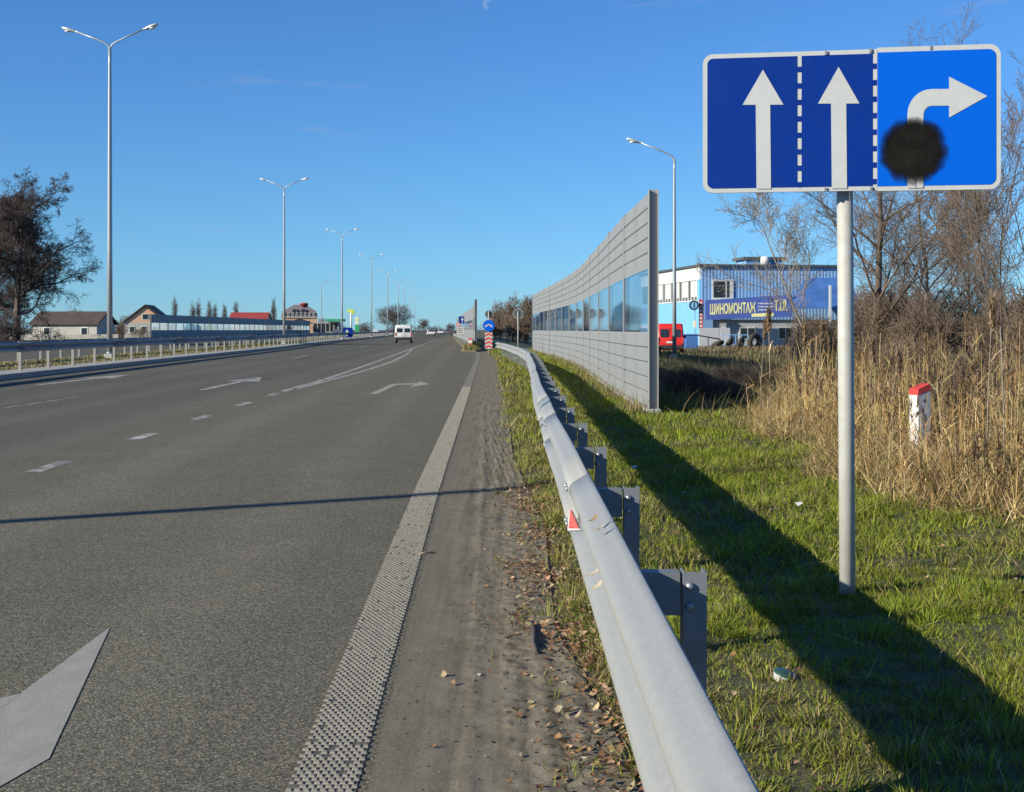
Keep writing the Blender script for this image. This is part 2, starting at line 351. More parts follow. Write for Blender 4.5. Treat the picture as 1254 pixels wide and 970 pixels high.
# raised median: kerb, paved strip, grass
def solid_strip(name, zs, lf, rf, z0, z1, mat, parent=None):
    zs = np.asarray(zs, float); l = lf(zs); r = rf(zs); mb = MB()
    for a, b in ((l, r),):
        for i in range(len(zs)): mb.v += [(l[i], zs[i], z0), (r[i], zs[i], z0), (r[i], zs[i], z1), (l[i], zs[i], z1)]
    for i in range(len(zs)-1):
        b = 4*i
        for k in range(4): mb.f.append((b+k, b+(k+1) % 4, b+4+(k+1) % 4, b+4+k)); mb.sm.append(False)
    mb.f += [(0, 1, 2, 3), tuple(4*(len(zs)-1)+k for k in (3, 2, 1, 0))]; mb.sm += [False, False]
    return mb.build(name, mat, parent)
zm = zs_far[zs_far <= 800]
tag(solid_strip('kerb', zm, lambda z: kerbX(z) - 0.18, kerbX, -0.1, 0.15, M['kerb']), kind='structure')
tag(solid_strip('median_paving', zm, lambda z: kerbX(z) - 1.25, lambda z: kerbX(z) - 0.182, -0.1, 0.142, M['concrete']), kind='structure')
tag(solid_strip('median', zm, lambda z: kerbX(z) - 5.0, lambda z: kerbX(z) - 1.252, -0.1, 0.138, M['median']), kind='structure')
tag(solid_strip('far_kerb', zm, lambda z: kerbX(z) - 5.2, lambda z: kerbX(z) - 5.002, -0.1, 0.15, M['kerb']), kind='structure')

# verge with a soft uneven surface
zz = np.concatenate([np.arange(-4, 12, 0.08), np.arange(12, 30, 0.25), np.arange(30, 100, 1.0), np.arange(100, 161, 5)])
off = np.concatenate([np.arange(0, 1.2, 0.05), np.arange(1.2, 5, 0.15), np.arange(5, 14, 0.6), np.arange(14, 61, 4)])
def verge_h(x, y):
    o = x - bordX(y)
    return np.clip(o*0.28 - 0.05, -0.06, 0.022) + 0.012*wob(x, y, 2.2) + 0.010*wob(x, y, 6.1, 1) * (o > 0) + np.where(o > 8, -0.02, 0)
X = bordX(zz)[:, None] - 0.12 + off[None]; Y = np.repeat(zz[:, None], len(off), 1)
V = np.stack([X, Y, verge_h(X, Y)], -1).reshape(-1, 3); nx = len(off)
i = np.arange((len(zz)-1)*nx).reshape(-1, nx)[:, :-1].ravel(); tag(link('verge_ground', fast_mesh('verge', V, np.stack([i, i+1, i+nx+1, i+nx], 1), True), M['verge']), kind='structure')
# dirt shoulder: dust, ruts and crumbs
zz = np.concatenate([np.arange(1.5, 12, 0.022), np.arange(12, 30, 0.12), np.arange(30, 92, 1.0)]); t = np.linspace(0, 1, 64)
l = edgeX(zz) + 0.14; r = bordX(zz) + 0.13; X = l[:, None]*(1-t) + r[:, None]*t; Y = np.repeat(zz[:, None], 64, 1)
fade = np.clip((X - l[:, None]) / 0.35, 0, 1) * np.clip((28 - Y) / 10, 0, 1)
rut = lambda c, w: np.exp(-((X + 0.0185*Y - c + 0.012*np.sin(Y*0.35)) / w)**2)
H = 0.006 + fade*(0.004*wob(X*3, Y*2, 3) + (0.001 + 0.007*np.clip((X - bordX(Y) + 0.38)/0.3, 0, 1))*wob(X*9, Y*9, 3.3, 2) + 0.0022*rng.standard_normal(X.shape)*np.clip((X - bordX(Y) + 0.40)/0.2, 0.1, 1) - 0.005*rut(-0.10, 0.04) - 0.004*rut(0.02, 0.035) + 0.0025*rut(-0.04, 0.03)) + 0.006*np.clip((X - bordX(Y) + 0.2)/0.3, 0, 1)*fade
V = np.stack([X, Y, np.maximum(H, 0.0035)], -1).reshape(-1, 3)
i = np.arange((len(zz)-1)*64).reshape(-1, 64)[:, :-1].ravel(); tag(link('dirt_shoulder', fast_mesh('shoulder', V, np.stack([i, i+1, i+65, i+64], 1), True), M['dirt']), kind='structure')

# painted markings, children of the road
ZP = 0.0028
def band(name, zs, cf, w, mat, z=ZP):
    o = strip(name, zs, lambda q: cf(q) - w/2, lambda q: cf(q) + w/2, z, mat, None); o.parent = road; return o
band('edge_line', np.arange(-2, 33.5, 1.0), edgeX, 0.21, M['paint_base']); band('edge_line', np.arange(33.0, 90, 4), edgeX, 0.21, M['paint_far'])
# raised dots of the profiled edge line
rows = np.arange(3.6, 34, 0.034); cols = np.arange(8); R, C = np.meshgrid(rows, cols, indexing='ij')
cx = edgeX(R) + (C - 3.5 + 0.5*((np.arange(len(rows)) % 2)[:, None]) - 0.25)*0.0262; cy = R
keep = (rng.random(cx.shape) > 0.03 + 0.05*(wob(cx*3, cy, 2) > 0.5)).ravel(); cx = cx.ravel()[keep]; cy = cy.ravel()[keep]; n = len(cx)
s = 0.0105*(0.85 + 0.3*rng.random(n)); hz = 0.0045*(0.7 + 0.6*rng.random(n))
bs = np.array([(-1, -1.25, 0), (1, -1.25, 0), (1, 1.25, 0), (-1, 1.25, 0), (-.6, -.8, 1), (.6, -.8, 1), (.6, .8, 1), (-.6, .8, 1)])
V = np.empty((n, 8, 3)); V[:, :, 0] = cx[:, None] + bs[:, 0]*s[:, None]; V[:, :, 1] = cy[:, None] + bs[:, 1]*s[:, None]; V[:, :, 2] = 0.0030 + bs[:, 2]*hz[:, None]
fq = np.array([(4, 5, 6, 7), (0, 1, 5, 4), (1, 2, 6, 5), (2, 3, 7, 6), (3, 0, 4, 7)]); Fq = (np.arange(n)[:, None, None]*8 + fq).reshape(-1, 4)
d = link('edge_line_dots', fast_mesh('dots', V.reshape(-1, 3), Fq), M['paint_dot'], road); d['kind'] = 'stuff'
for k in range(5):                                          # short dashes of the turning lane
    z0 = 13.63 + 4.0*k; band('lane_dash', [z0, z0 + 1.15], dashX, 0.165, M['paint'])
def poly_band(name, pix, w, mat):
    P = [G(*p) for p in pix]; band(name, [p.y for p in P], interp([(p.y, p.x) for p in P]), w, mat)
poly_band('solid_line', [(346, 479.5), (400, 464), (450, 447), (480, 436), (500, 428.5), (530, 417.8)], 0.17, M['paint'])
poly_band('solid_line', [(362, 476.5), (410, 464), (450, 453), (480, 443), (497, 434.5), (505, 427.5)], 0.17, M['paint'])
for (xa, ya, xb, yb) in ((6, 499.6, 26, 496.6), (31, 496, 52, 492.6), (56, 492, 74, 489.3), (80, 488, 94, 485.6)):
    a, b = G(xa, ya), G(xb, yb); band('lane_dash', [a.y, b.y], interp([(a.y, a.x), (b.y, b.x)]), 0.13, M['paint_worn'])
for (xa, ya, xb, yb) in ((360, 439, 376, 435.5), (440, 426, 450, 423.5), (525, 421, 540, 417)):
    a, b = G(xa, ya), G(xb, yb); band('lane_dash', [a.y, b.y], interp([(a.y, a.x), (b.y, b.x)]), 0.17, M['paint_worn'])
def ground_poly(name, pts, mat):
    o = MB().flat(pts, ZP).build(name, mat); o.parent = road; return o
# right-turn arrows of the turning lane: head points right, stem comes up from behind
def turn_arrow(tx, tz):
    q = [(0, 0), (-0.38, 2.02), (-0.372, 0.82), (-0.60, 0.72), (-0.80, -0.35), (-0.82, -5.3), (-0.98, -5.3), (-0.95, 0.1), (-0.66, 1.0), (-0.372, 0.82)]
    mb = MB(); mb.flat([(tx+a, tz+b) for a, b in ((0, 0), (-0.38, 2.0), (-0.38, -1.85))], ZP)
    mb.flat([(tx+a, tz+b) for a, b in ((-0.379, 0.80), (-0.434, 0.74), (-0.62, 0.56), (-0.62, -0.25), (-0.379, -0.2))], ZP)
    mb.flat([(tx+a, tz+b) for a, b in ((-0.6205, 0.56), (-0.90, 0.36), (-0.99, -0.1), (-0.99, -5.4), (-0.82, -5.4), (-0.82, -0.5), (-0.6205, -0.25))], ZP)
    o = mb.build('turn_arrow', M['paint_arrow']); o.parent = road
turn_arrow(-1.51, 4.53); turn_arrow(-2.12, 35.7)
def fwd_arrow(tip, tail, hl, hw, sw):
    (x1, z1), (x0, z0) = tip, tail; xb = x1 + (x0-x1)*hl/(z1-z0); mb = MB()
    mb.flat([(x1, z1), (xb - hw, z1 - hl), (xb + hw, z1 - hl - 0.3)], ZP)
    mb.flat([(xb - sw, z1 - hl - 0.01), (xb + sw, z1 - hl - 0.16), (x0 + sw, z0), (x0 - sw, z0)], ZP)
    o = mb.build('forward_arrow', M['paint']); o.parent = road
fwd_arrow((-7.43, 41.2), (-7.22, 32.4), 3.2, 0.5, 0.10); fwd_arrow((-12.0, 43.6), (-12.05, 35.3), 3.2, 0.5, 0.10)

# ------------------------------------------------------------------ crash barriers
WP = [(0.0, .310), (0.010, .309), (0.022, .300), (0.045, .286), (0.064, .275), (0.077, .262), (0.083, .247), (0.083, .232), (0.077, .217), (0.062, .204), (0.035, .187), (0.012, .170), (0.0, .155)]
WP = WP + [(u, .310 - v) for u, v in WP[-2::-1]]
def sweep(path, side, ztop, prof=WP, th=0.004, shift=0.0):
    "W-profile swept along (x,y) points; side -1: bulges to -x, +1: to +x"
    mb = MB(); n = len(prof); ring = 2*n
    for (x, y) in path:
        for (u, v) in prof: mb.v.append((x + side*(u + shift), y, ztop - .310 + v))
        for (u, v) in reversed(prof): mb.v.append((x + side*(u + shift - th), y, ztop - .310 + v))
    for i in range(len(path)-1):
        for k in range(ring):
            k2 = (k+1) % ring; mb.f.append((i*ring+k, i*ring+k2, (i+1)*ring+k2, (i+1)*ring+k)); mb.sm.append(True)
    for e in (0, len(path)-1):
        for k in range(n-1): mb.f.append((e*ring+k, e*ring+k+1, e*ring+ring-2-k, e*ring+ring-1-k)); mb.sm.append(False)
    return mb
rail_x = interp([(-3, 0.335), (12, 0.335), (18.2, 0.355), (28.6, 0.445), (39, 0.49), (49, 0.28), (63, -0.28), (72, -0.80)])
gr = empty('crash_barrier', (0.4, 3.8, 0), 0, 'galvanised steel crash barrier along the grass verge in the foreground', 'crash barrier')
def child(o, p):
    o.parent = p; o.matrix_parent_inverse = p.matrix_world.inverted() if False else Matrix.Translation(-p.location); return o
cuts = [-2.5, 6.1, 10.3, 13.3, 22, 31, 40, 49, 58, 67, 71.5]
for q in range(len(cuts)-1):
    a, b = cuts[q], cuts[q+1] + 0.28; ys = np.linspace(a, b, max(3, int((b-a)/0.8)))
    wv = 0.006*np.sin(ys*0.9 + q) if q else 0*ys
    child(sweep([(float(rail_x(y)) + w, float(y)) for y, w in zip(ys, wv)], -1, 0.767, shift=0.0045*(q % 2)).build('rail_section', M['galv']), gr)
pst = MB(); w = 0.032                                        # U-section post, closed side towards the camera
pst.prism([(-w, 0.0), (w, 0.0), (w, 0.075), (w-0.006, 0.075), (w-0.006, 0.006), (-w+0.006, 0.006), (-w+0.006, 0.075), (-w, 0.075)], -0.12, 0.745, 'z')
pst_me = pst.mesh('post', M['galv_dark'])
spc = MB().box(-0.015, 0.125, 0.012, 0.016, 0.618, 0.735).box(-0.015, 0.125, 0.0165, 0.07, 0.731, 0.735).box(-0.015, 0.125, 0.0165, 0.07, 0.618, 0.622)
spc_me = spc.mesh('spacer', M['galv_dark'])
bolt_me = MB().lathe([(0.0, 0), (0.013, 0), (0.011, -0.008), (0.004, -0.012)], 8, (0, 0, 0), 'x').mesh('bolt', M['chrome_grey'])
for k in range(35):
    y = 1.79 + 2.0*k
    if y > 70: break
    x = float(rail_x(y)); j = random.uniform(-.012, .012)
    p = child(link('post', pst_me, loc=(x + 0.165, y, random.uniform(-.008, .004)), rz=j), gr)
    child(link('spacer', spc_me, loc=(x + 0.0, y, 0)), gr)
    if y < 16:
        for zb in (0.70, 0.645, 0.30): o_ = child(link('bolt', bolt_me, loc=(x + 0.15 if zb > .5 else x + .165, y - (0.001 if zb > .5 else .001), zb)), gr); o_.rotation_euler = (0, 0, math.pi/2)
    if y < 20: child(link('bolt', bolt_me, loc=(x - 0.006, y + 0.03, 0.612)), gr)
for yj in (6.2, 6.32, 10.4, 10.52, 13.4, 13.52):
    for zj in (0.535, 0.69):
        child(link('bolt', bolt_me, loc=(float(rail_x(yj)) - 0.086, yj, zj)), gr)
# red reflector tab in the groove of the rail
yr = 4.40; mb = MB().prism([(-0.045, 0), (0.045, 0), (0.0, 0.13)], -0.003, 0.003, 'y')
rf = MB(); xr = float(rail_x(yr))
rf.add([(xr-0.074, yr, .700), (xr-0.020, yr, .703), (xr-0.052, yr+0.30, .706), (xr-0.074, yr+0.006, .692), (xr-0.020, yr+.006, .695)], [(0, 1, 2), (0, 3, 4, 1), (3, 2, 4), (0, 2, 3), (1, 4, 2)])
M['red_reflector'] = simple('red_reflector', (0.75, 0.10, 0.055), 0.35, 0, 0.08, 20)
def place_on_rail(px, py, zguess): return G(px, py, zguess)
a = G(700, 651, .66); b = G(712, 650, .675); t = G(702, 627, .715)
rf = MB(); up = Vector((-0.012, -0.004, 0.012)); vv = [a, b, t]; rf.add([p + up for p in vv] + [p for p in vv], [(0, 1, 2), (3, 5, 4), (0, 3, 4, 1), (1, 4, 5, 2), (2, 5, 3, 0)])
child(rf.build('reflector', M['red_reflector']), gr)
rf = MB(); up2 = Vector((-0.008, -0.006, 0.006)); e = Vector((-0.008, -0.008, 0.0)); vv = [a + e, b + Vector((0.004, -0.012, 0)), t + Vector((-0.005, 0.03, 0.0))]; rf.add([p + up2 for p in vv] + [p for p in vv], [(0, 1, 2), (3, 5, 4), (0, 3, 4, 1), (1, 4, 5, 2), (2, 5, 3, 0)])
child(rf.build('reflector_frame', M['white_paint']), gr)

def median_rail(offx, face, zt, y0, y1, label, pmat, mid):
    g0 = empty('crash_barrier', (float(kerbX(40)) + offx, 40, 0.14), 0, label, 'crash barrier', 'barriers on the median')
    for a in np.arange(y0, y1, 12.0):
        ys = np.linspace(a, a + 12.02, 4)
        child(sweep([(float(kerbX(y)) + offx, float(y)) for y in ys], face, zt).build('rail_section', M['galv_dark']), g0)
    pm = MB().box(-0.045, 0.045, -0.045, 0.045, -0.1, zt - 0.14 - 0.02).mesh('post', pmat)
    for y in np.arange(y0 + 0.6, y1, 3.0): child(link('post', pm, loc=(float(kerbX(y)) + offx - face*0.08, float(y), 0.14)), g0)
median_rail(-0.62, 1, 1.03, 30, 370, 'steel barrier on the near side of the median, in front of the lamp posts', M['post_beige'], 0)
median_rail(-4.55, -1, 0.98, 33, 340, 'steel barrier on the far side of the median, behind the lamp posts', M['post_beige'], 0)
g0 = empty('crash_barrier', (-2.75, 92, 0), 0, 'short crash barrier with a red and white end piece on the traffic island', 'crash barrier')
ix = interp([(92, -2.75), (110, -3.5), (200, -8.2), (240, -10.2)])
child(sweep([(float(ix(y)), float(y)) for y in np.arange(92, 240, 6)], -1, 0.80).build('rail_section', M['galv']), g0)
pm = MB().box(-0.05, 0.05, -0.05, 0.05, -0.2, 0.78).mesh('post', M['galv_dark'])
for y in np.arange(93, 238, 4.0): child(link('post', pm, loc=(float(ix(y)) + 0.1, float(y), 0)), g0)
M['red_paint'] = simple('red_paint', (0.55, 0.05, 0.04), 0.5, 0, 0.15, 3)
child(MB().prism([(-0.1, 0.46), (0.12, 0.40), (0.17, 0.62), (0.12, 0.86), (-0.1, 0.80)], -0.5, 0.15, 'y').build('end_cap', M['red_paint'], loc=(-2.78, 91.8, 0)), g0)
child(MB().prism([(-0.11, 0.55), (0.13, 0.50), (0.18, 0.62), (0.13, 0.75), (-0.11, 0.70)], -0.51, 0.10, 'y').build('end_cap_band', M['white_paint'], loc=(-2.78, 91.78, 0)), g0)
# traffic island behind it
mb = MB(); isl = [(-2.3, 88), (-2.0, 93), (-2.2, 115), (-7.0, 200), (-9, 240), (-9.6, 240), (-8.2, 200), (-3.9, 110), (-3.35, 92), (-3.1, 88)]
mb.prism(isl, -0.05, 0.13, 'z'); tag(mb.build('traffic_island', M['median']), kind='structure')

# ------------------------------------------------------------------ street lamps
pole = MB().tube([(0, 0, 0), (0, 0, 5), (0, 0, 10), (0, 0, 13.2), (0, 0, 13.9)], [0.125, 0.11, 0.09, 0.072, 0.068], 12).mesh('pole', M['lamp_pole'])
basep = MB().bbox(-0.2, 0.2, -0.2, 0.2, -0.1, 0.2, 0.02).mesh('base', M['concrete'])
collar = MB().lathe([(0.13, 0), (0.15, 0.02), (0.15, 0.06), (0.08, 0.10)], 12).mesh('collar', M['lamp_pole'])
def arm_mesh(s, reach=1.55, rise=0.5):
    return MB().tube([(0, 0, -0.35), (s*0.02, 0, -0.1), (s*0.10, 0, 0.10), (s*0.30, 0, 0.22), (s*0.7, 0, 0.22 + rise*0.35), (s*reach, 0, 0.22 + rise)], 0.035, 8).mesh('arm', M['lamp_pole'])
def head_mesh(s):
    mb = MB(); base = len(mb.v); prof = [(0.0, 0.045, 0.04), (0.16, 0.06, 0.05), (0.3, 0.13, 0.075), (0.5, 0.16, 0.085), (0.68, 0.14, 0.075), (0.78, 0.07, 0.04)]
    for (d, w, h) in prof:
        for k in range(10):
            a = 2*math.pi*k/10; mb.v.append((s*d, w*math.cos(a), h*math.sin(a) + 0.01 + d*0.30))
    for i in range(len(prof)-1):
        for k in range(10): mb.f.append((i*10+k, i*10+(k+1) % 10, (i+1)*10+(k+1) % 10, (i+1)*10+k)); mb.sm.append(True)
    mb.f += [tuple(range(10)), tuple(50+k for k in range(10))]; mb.sm += [False, False]; return mb.mesh('lamp_head', M['lamp_head'])
def lens_mesh(s):
    return MB().lathe([(0.02, 0), (0.12, 0.01), (0.135, 0.05), (0.12, 0.07)], 10, (s*0.5, 0, 0.03)).mesh('lens', M['lamp_glass'])
AR = {s: arm_mesh(s) for s in (-1, 1)}; HE = {s: head_mesh(s) for s in (-1, 1)}; LE = {s: lens_mesh(s) for s in (-1, 1)}
def lamp(loc, rz, label, group, sides=(-1, 1), k=1.0, height=None):
    r = empty('street_lamp', loc, rz, label, 'street lamp', group); r.scale = (1, 1, k) if height is None else (1, 1, 1)
    o = link('pole', pole, parent=r); top = 13.9
    if height: o.scale = (0.8, 0.8, height/13.9); top = height
    link('base', basep, parent=r); link('collar', collar, parent=r, loc=(0, 0, 0.20))
    for s in sides:
        link('arm', AR[s], parent=r, loc=(0, 0, top)); h = link('lamp_head', HE[s], parent=r, loc=(s*1.5, 0, top + 0.70)); link('lens', LE[s], parent=h)
    return r
DL = [(62, 134.5), (124, 348), (186, 419), (248, 455), (310, 474.5), (372, 487.5), (434, 495), (496, 502), (560, 508)]
ordn = ['nearest and tallest-looking twin-arm street lamp, left of the road', 'second twin-arm street lamp along the median, before the metal fence end', 'third twin-arm street lamp, beside the blue round sign', 'fourth twin-arm street lamp along the median', 'fifth twin-arm street lamp, in front of the round bare tree', 'sixth twin-arm street lamp, in front of the round bare tree', 'seventh twin-arm street lamp along the median', 'eighth twin-arm street lamp, small in the distance', 'farthest twin-arm street lamp at the end of the row']
for (Z, px), lb in zip(DL, ordn): lamp(((px - CX)/F*Z, Z, 0.13), math.radians(-9), lb, 'twin-arm lamps on the median')
lamp((-16.05, 3.35, 0.13), math.radians(-9), 'twin-arm street lamp just left of the view whose shadow crosses the road', 'twin-arm lamps on the median')
lamp((7.72, 66, -0.05), 0, 'single-arm street lamp behind the noise barrier, by the red van', 'single-arm lamps', (-1,), height=9.6)
lamp((-30.6, 27.5, 0.0), 0, 'single-arm street lamp left of the view, across the opposite road', 'single-arm lamps', (1,), height=9.6)
lamp((-35.2, 88.5, 0.0), 0, 'single-arm street lamp left of the view, second across the opposite road', 'single-arm lamps', (1,), height=9.6)
lamp((-34.6, 252, 0.0), 0, 'single-arm street lamp far off above the peach building roof', 'single-arm lamps', (1,), height=9.6)

# ------------------------------------------------------------------ noise barriers
def glass():
    m, nt, bs = new_mat('acrylic_pane'); nt.nodes.remove(bs)
    t = N(nt, 'BsdfTransparent'); t.inputs[0].default_value = (0.84, 0.91, 0.95, 1); g = N(nt, 'BsdfGlossy'); g.inputs['Roughness'].default_value = 0.03
    g.inputs['Color'].default_value = (0.88, 0.93, 1.0, 1)
    d = N(nt, 'BsdfTranslucent'); d.inputs[0].default_value = (0.55, 0.58, 0.60, 1)
    fr = N(nt, 'Fresnel'); fr.inputs['IOR'].default_value = 1.45; a = N(nt, 'MixShader'); b = N(nt, 'MixShader')
    dn = ramp(nt, noise(nt, 1.5, 5), [(0.3, 0.14), (0.75, 0.34)])
    nt.links.new(dn, a.inputs[0]); nt.links.new(t.outputs[0], a.inputs[1]); nt.links.new(d.outputs[0], a.inputs[2])
    ge = N(nt, 'NewGeometry'); inv = N(nt, 'Math', operation='SUBTRACT'); inv.inputs[0].default_value = 1; nt.links.new(ge.outputs['Backfacing'], inv.inputs[1]); ml = N(nt, 'Math', operation='MULTIPLY'); nt.links.new(fr.outputs[0], ml.inputs[0]); nt.links.new(inv.outputs[0], ml.inputs[1]); nt.links.new(ml.outputs[0], b.inputs[0]); nt.links.new(a.outputs[0], b.inputs[1]); nt.links.new(g.outputs[0], b.inputs[2])
    nt.links.new(b.outputs[0], nt.nodes['Material Output'].inputs[0]); return m
M['pane'] = glass()
hp = MB(); a = 0.08; t = 0.011
hp2 = MB(); c_ = 0.062; hp2.prism([(-c_, -0.06), (-c_+t, -0.06), (-c_+t, -t/2), (c_-t, -t/2), (c_-t, -0.06), (c_, -0.06), (c_, 0.06), (c_-t, 0.06), (c_-t, t/2), (-c_+t, t/2), (-c_+t, 0.06), (-c_, 0.06)], -0.4, 3.71, 'z')
hp.prism([(-a, -a), (-a+t, -a), (-a+t, -t/2), (a-t, -t/2), (a-t, -a), (a, -a), (a, a), (a-t, a), (a-t, t/2), (-a+t, t/2), (-a+t, a), (-a, a)], -0.4, 3.71, 'z')
post_me = hp.mesh('post', M['galv']); mid_me = hp2.mesh('post', M['galv'])
def panel_mesh(h, L=4.975, mat='panel'):
    mb = MB().bbox(-0.048, 0.048, 0.012, L - 0.012 + 0.025, 0.004, h - 0.004, 0.012)
    return mb.mesh('panel', M[mat])
pan_me = panel_mesh(0.248); pane_me = MB().box(-0.047, -0.035, 0.03, 4.97, 0.03, 1.10).mesh('pane', M['pane'])
frm = MB().box(-0.0485, 0.03, 0.012, 4.988, 0, 0.03).box(-0.0485, 0.03, 0.012, 4.988, 1.10, 1.13).box(-0.0485, 0.03, 0.012, 0.03, 0.0302, 1.0998).box(-0.0485, 0.03, 4.97, 4.988, 0.0302, 1.0998)
frm_me = frm.mesh('frame', M['galv']); cap_me = MB().box(-0.065, 0.065, 0.012, 4.988, 0, 0.02).mesh('cap', M['galv'])
pl_me = MB().bbox(-0.13, 0.13, -0.1, 4.9, -0.3, 0.10, 0.02).mesh('plinth', M['concrete'])
big_me = panel_mesh(1.24); dark_me = panel_mesh(1.24, mat='panel_shaded')
def noise_wall(label, pts, fine, name='noise_barrier', big=None):
    w = empty(name, (pts[0][0], pts[0][1], 0), 0, label, 'noise barrier', 'roadside noise barriers')
    for i, (x, y) in enumerate(pts):
        k = i if i < len(pts)-1 else i-1
        ang = math.atan2(-(pts[k+1][0]-pts[k][0]), pts[k+1][1]-pts[k][1]); dz = 0
        child(link('post', post_me if i in (0, len(pts)-1) else mid_me, loc=(x, y, 0), rz=ang), w)
        if i == len(pts)-1: break
        L_ = math.hypot(pts[i+1][0]-x, pts[i+1][1]-y)
        def put(nm, me, z, par=w):
            o = child(link(nm, me, loc=(x, y, z), rz=ang), w); o.scale = (1, L_/5.0, 1); return o
        put('plinth', pl_me, 0)
        if fine:
            for q in range(5): put('panel', pan_me, 0.102 + 0.25*q + random.uniform(0, 0.0015)); put('panel', pan_me, 2.45 + 0.25*q - random.uniform(0, 0.0015))
        else:
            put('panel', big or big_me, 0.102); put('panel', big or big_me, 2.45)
        fo = put('frame', frm_me, 1.332)
        po = link('pane', pane_me, parent=fo)
    return w
near = [(800, 22.9), (767, 27.9), (748, 32.9), (735, 37.9), (724, 42.9), (716, 47.9), (707, 52.9), (698.5, 57.9), (689.5, 62.9), (681.5, 67.9), (674, 72.9), (667, 77.9), (661.5, 82.9), (657, 87.9), (653, 92.9)]
noise_wall('tall grey noise barrier with a band of clear panes, right of the crash barrier', [((px - CX)/F*Z, Z) for px, Z in near], True)
w2 = interp([(104, -2.7), (140, -3.9), (200, -7.0), (300, -12.2)])
noise_wall('far noise barrier beginning behind the chevron board on the traffic island', [(float(w2(104 + 5*i)), 104 + 5*i) for i in range(34)], False)
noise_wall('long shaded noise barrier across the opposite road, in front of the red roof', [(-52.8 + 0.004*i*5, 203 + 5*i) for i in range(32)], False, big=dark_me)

# ------------------------------------------------------------------ the big lane sign
SZ = 7.08; SW, SHt = 1.472, 0.715
sg = empty('lane_sign', (1.722, 7.12, 0), 0, 'blue lane direction sign with three white arrows on a grey pole', 'traffic sign')
def S(x, y):
    t = (x - 861)/364; cy = 153 - 7*t; hp_ = 170 + 5.5*t
    return ((t - 0.5)*SW, (cy - y)/hp_*SHt)
M['sign_blue'] = simple('sign_blue_film', (0.0008, 0.026, 0.215), 0.45, 0, 0.07, 3, dirt=(0.01, 0.04, 0.19), dirt_amt=0.3)
M['sign_bright'] = simple('sign_bright_film', (0.0, 0.10, 0.58), 0.4, 0, 0.05, 2, stretch=(60, 1, 0.5))
M['sign_white'] = simple('sign_white_film', (0.46, 0.47, 0.465), 0.45, 0, 0.04, 6, dirt=(0.38, 0.38, 0.36), dirt_amt=0.35)
M['pole_grey'] = simple('sign_pole', (0.40, 0.40, 0.37), 0.6, 0.0, 0.12, 5, dirt=(0.32, 0.28, 0.2), dirt_amt=0.5)
ang = math.radians(-9.4); cz = 2.463
fr = empty('face', (0, 0, 0)); bpy.data.objects.remove(fr)
for k_ in ('sign_blue', 'sign_bright', 'sign_white'): M[k_].node_tree.nodes['Principled BSDF'].inputs['Specular IOR Level'].default_value = 0.15
def sput(mb, name, mat, lvl, par=sg):
    o = mb.build(name, mat); o.parent = par
    if par is sg: o.location = (-0.0101, -0.0697, cz); o.rotation_euler = (0, 0, ang)
    return o
def rrect(x0, x1, z0, z1, r, corners=(1, 1, 1, 1), n=6):
    pts = []
    for (cx_, cz_, a0, on) in ((x1, z1, 0, corners[0]), (x0, z1, 90, corners[1]), (x0, z0, 180, corners[2]), (x1, z0, 270, corners[3])):
        if not on: pts.append((cx_, cz_)); continue
        sx_ = -1 if cx_ == x1 else 1; sz_ = -1 if cz_ == z1 else 1
        for k in range(n+1):
            a = math.radians(a0 + 90*k/n); pts.append((cx_ + sx_*r + r*math.cos(a), cz_ + sz_*r + r*math.sin(a)))
    return pts
hw, hh = SW/2, SHt/2; xs = S(1077, 150)[0]
MB_ = MB
pl = sput(MB().prism(rrect(-hw, xs - 0.001, -hh, hh, 0.05, (0, 1, 1, 0)), -0.006, 0.014), 'panel', M['sign_white'], 0)
pr = sput(MB().prism(rrect(xs + 0.001, hw, -hh - 0.004, hh + 0.006, 0.055, (1, 0, 0, 1)), -0.012, 0.014), 'panel', M['sign_white'], 0)
b = 0.023
l1 = S(979, 150)[0]; l2 = S(984.5, 150)[0]
sput(MB().prism(rrect(-hw + b, l1, -hh + b, hh - b, 0.03, (0, 1, 1, 0)), -0.0085, -0.0062), 'blue_field', M['sign_blue'], 0)
sput(MB().prism(rrect(l2, S(1071.5, 150)[0], -hh + b, hh - b, 0.03, (0, 0, 0, 0)), -0.0085, -0.0062), 'blue_field', M['sign_blue'], 0)
# blue gaps between the white dashes of the lane lines
for (xa, xb) in ((979.2, 984.3), (1071.7, 1076.8)):
    for k in range(8):
        yt = (83.5 if xa < 1000 else 80) + 20.2*k
        (u0, v1), (u1, v0) = S(xa, yt), S(xb, yt + 6.5)
        sput(MB().box(u0 + .0005, u1 - .0005, -0.0084, -0.0062, v0, v1), 'line_gap', M['sign_blue'], 0)
sput(MB().prism(rrect(xs + 0.0015, hw - b, -hh + b - 0.003, hh - b + 0.004, 0.035, (1, 0, 0, 1)), -0.0145, -0.0122), 'bright_blue_field', M['sign_bright'], 0)
def arrow_up(xc, yt, yb, hwid, sw, ybot):
    P = [S(xc, yt), S(xc + hwid, yb), S(xc + sw, yb), S(xc + sw + 1, ybot), S(xc - sw + 1, ybot), S(xc - sw, yb), S(xc - hwid, yb)]
    sput(MB().prism(P, -0.0110, -0.0087), 'white_arrow', M['sign_white'], 0)
arrow_up(936.5, 87, 130, 25.5, 9, 233); arrow_up(1030, 84, 129, 25.5, 9.3, 233)
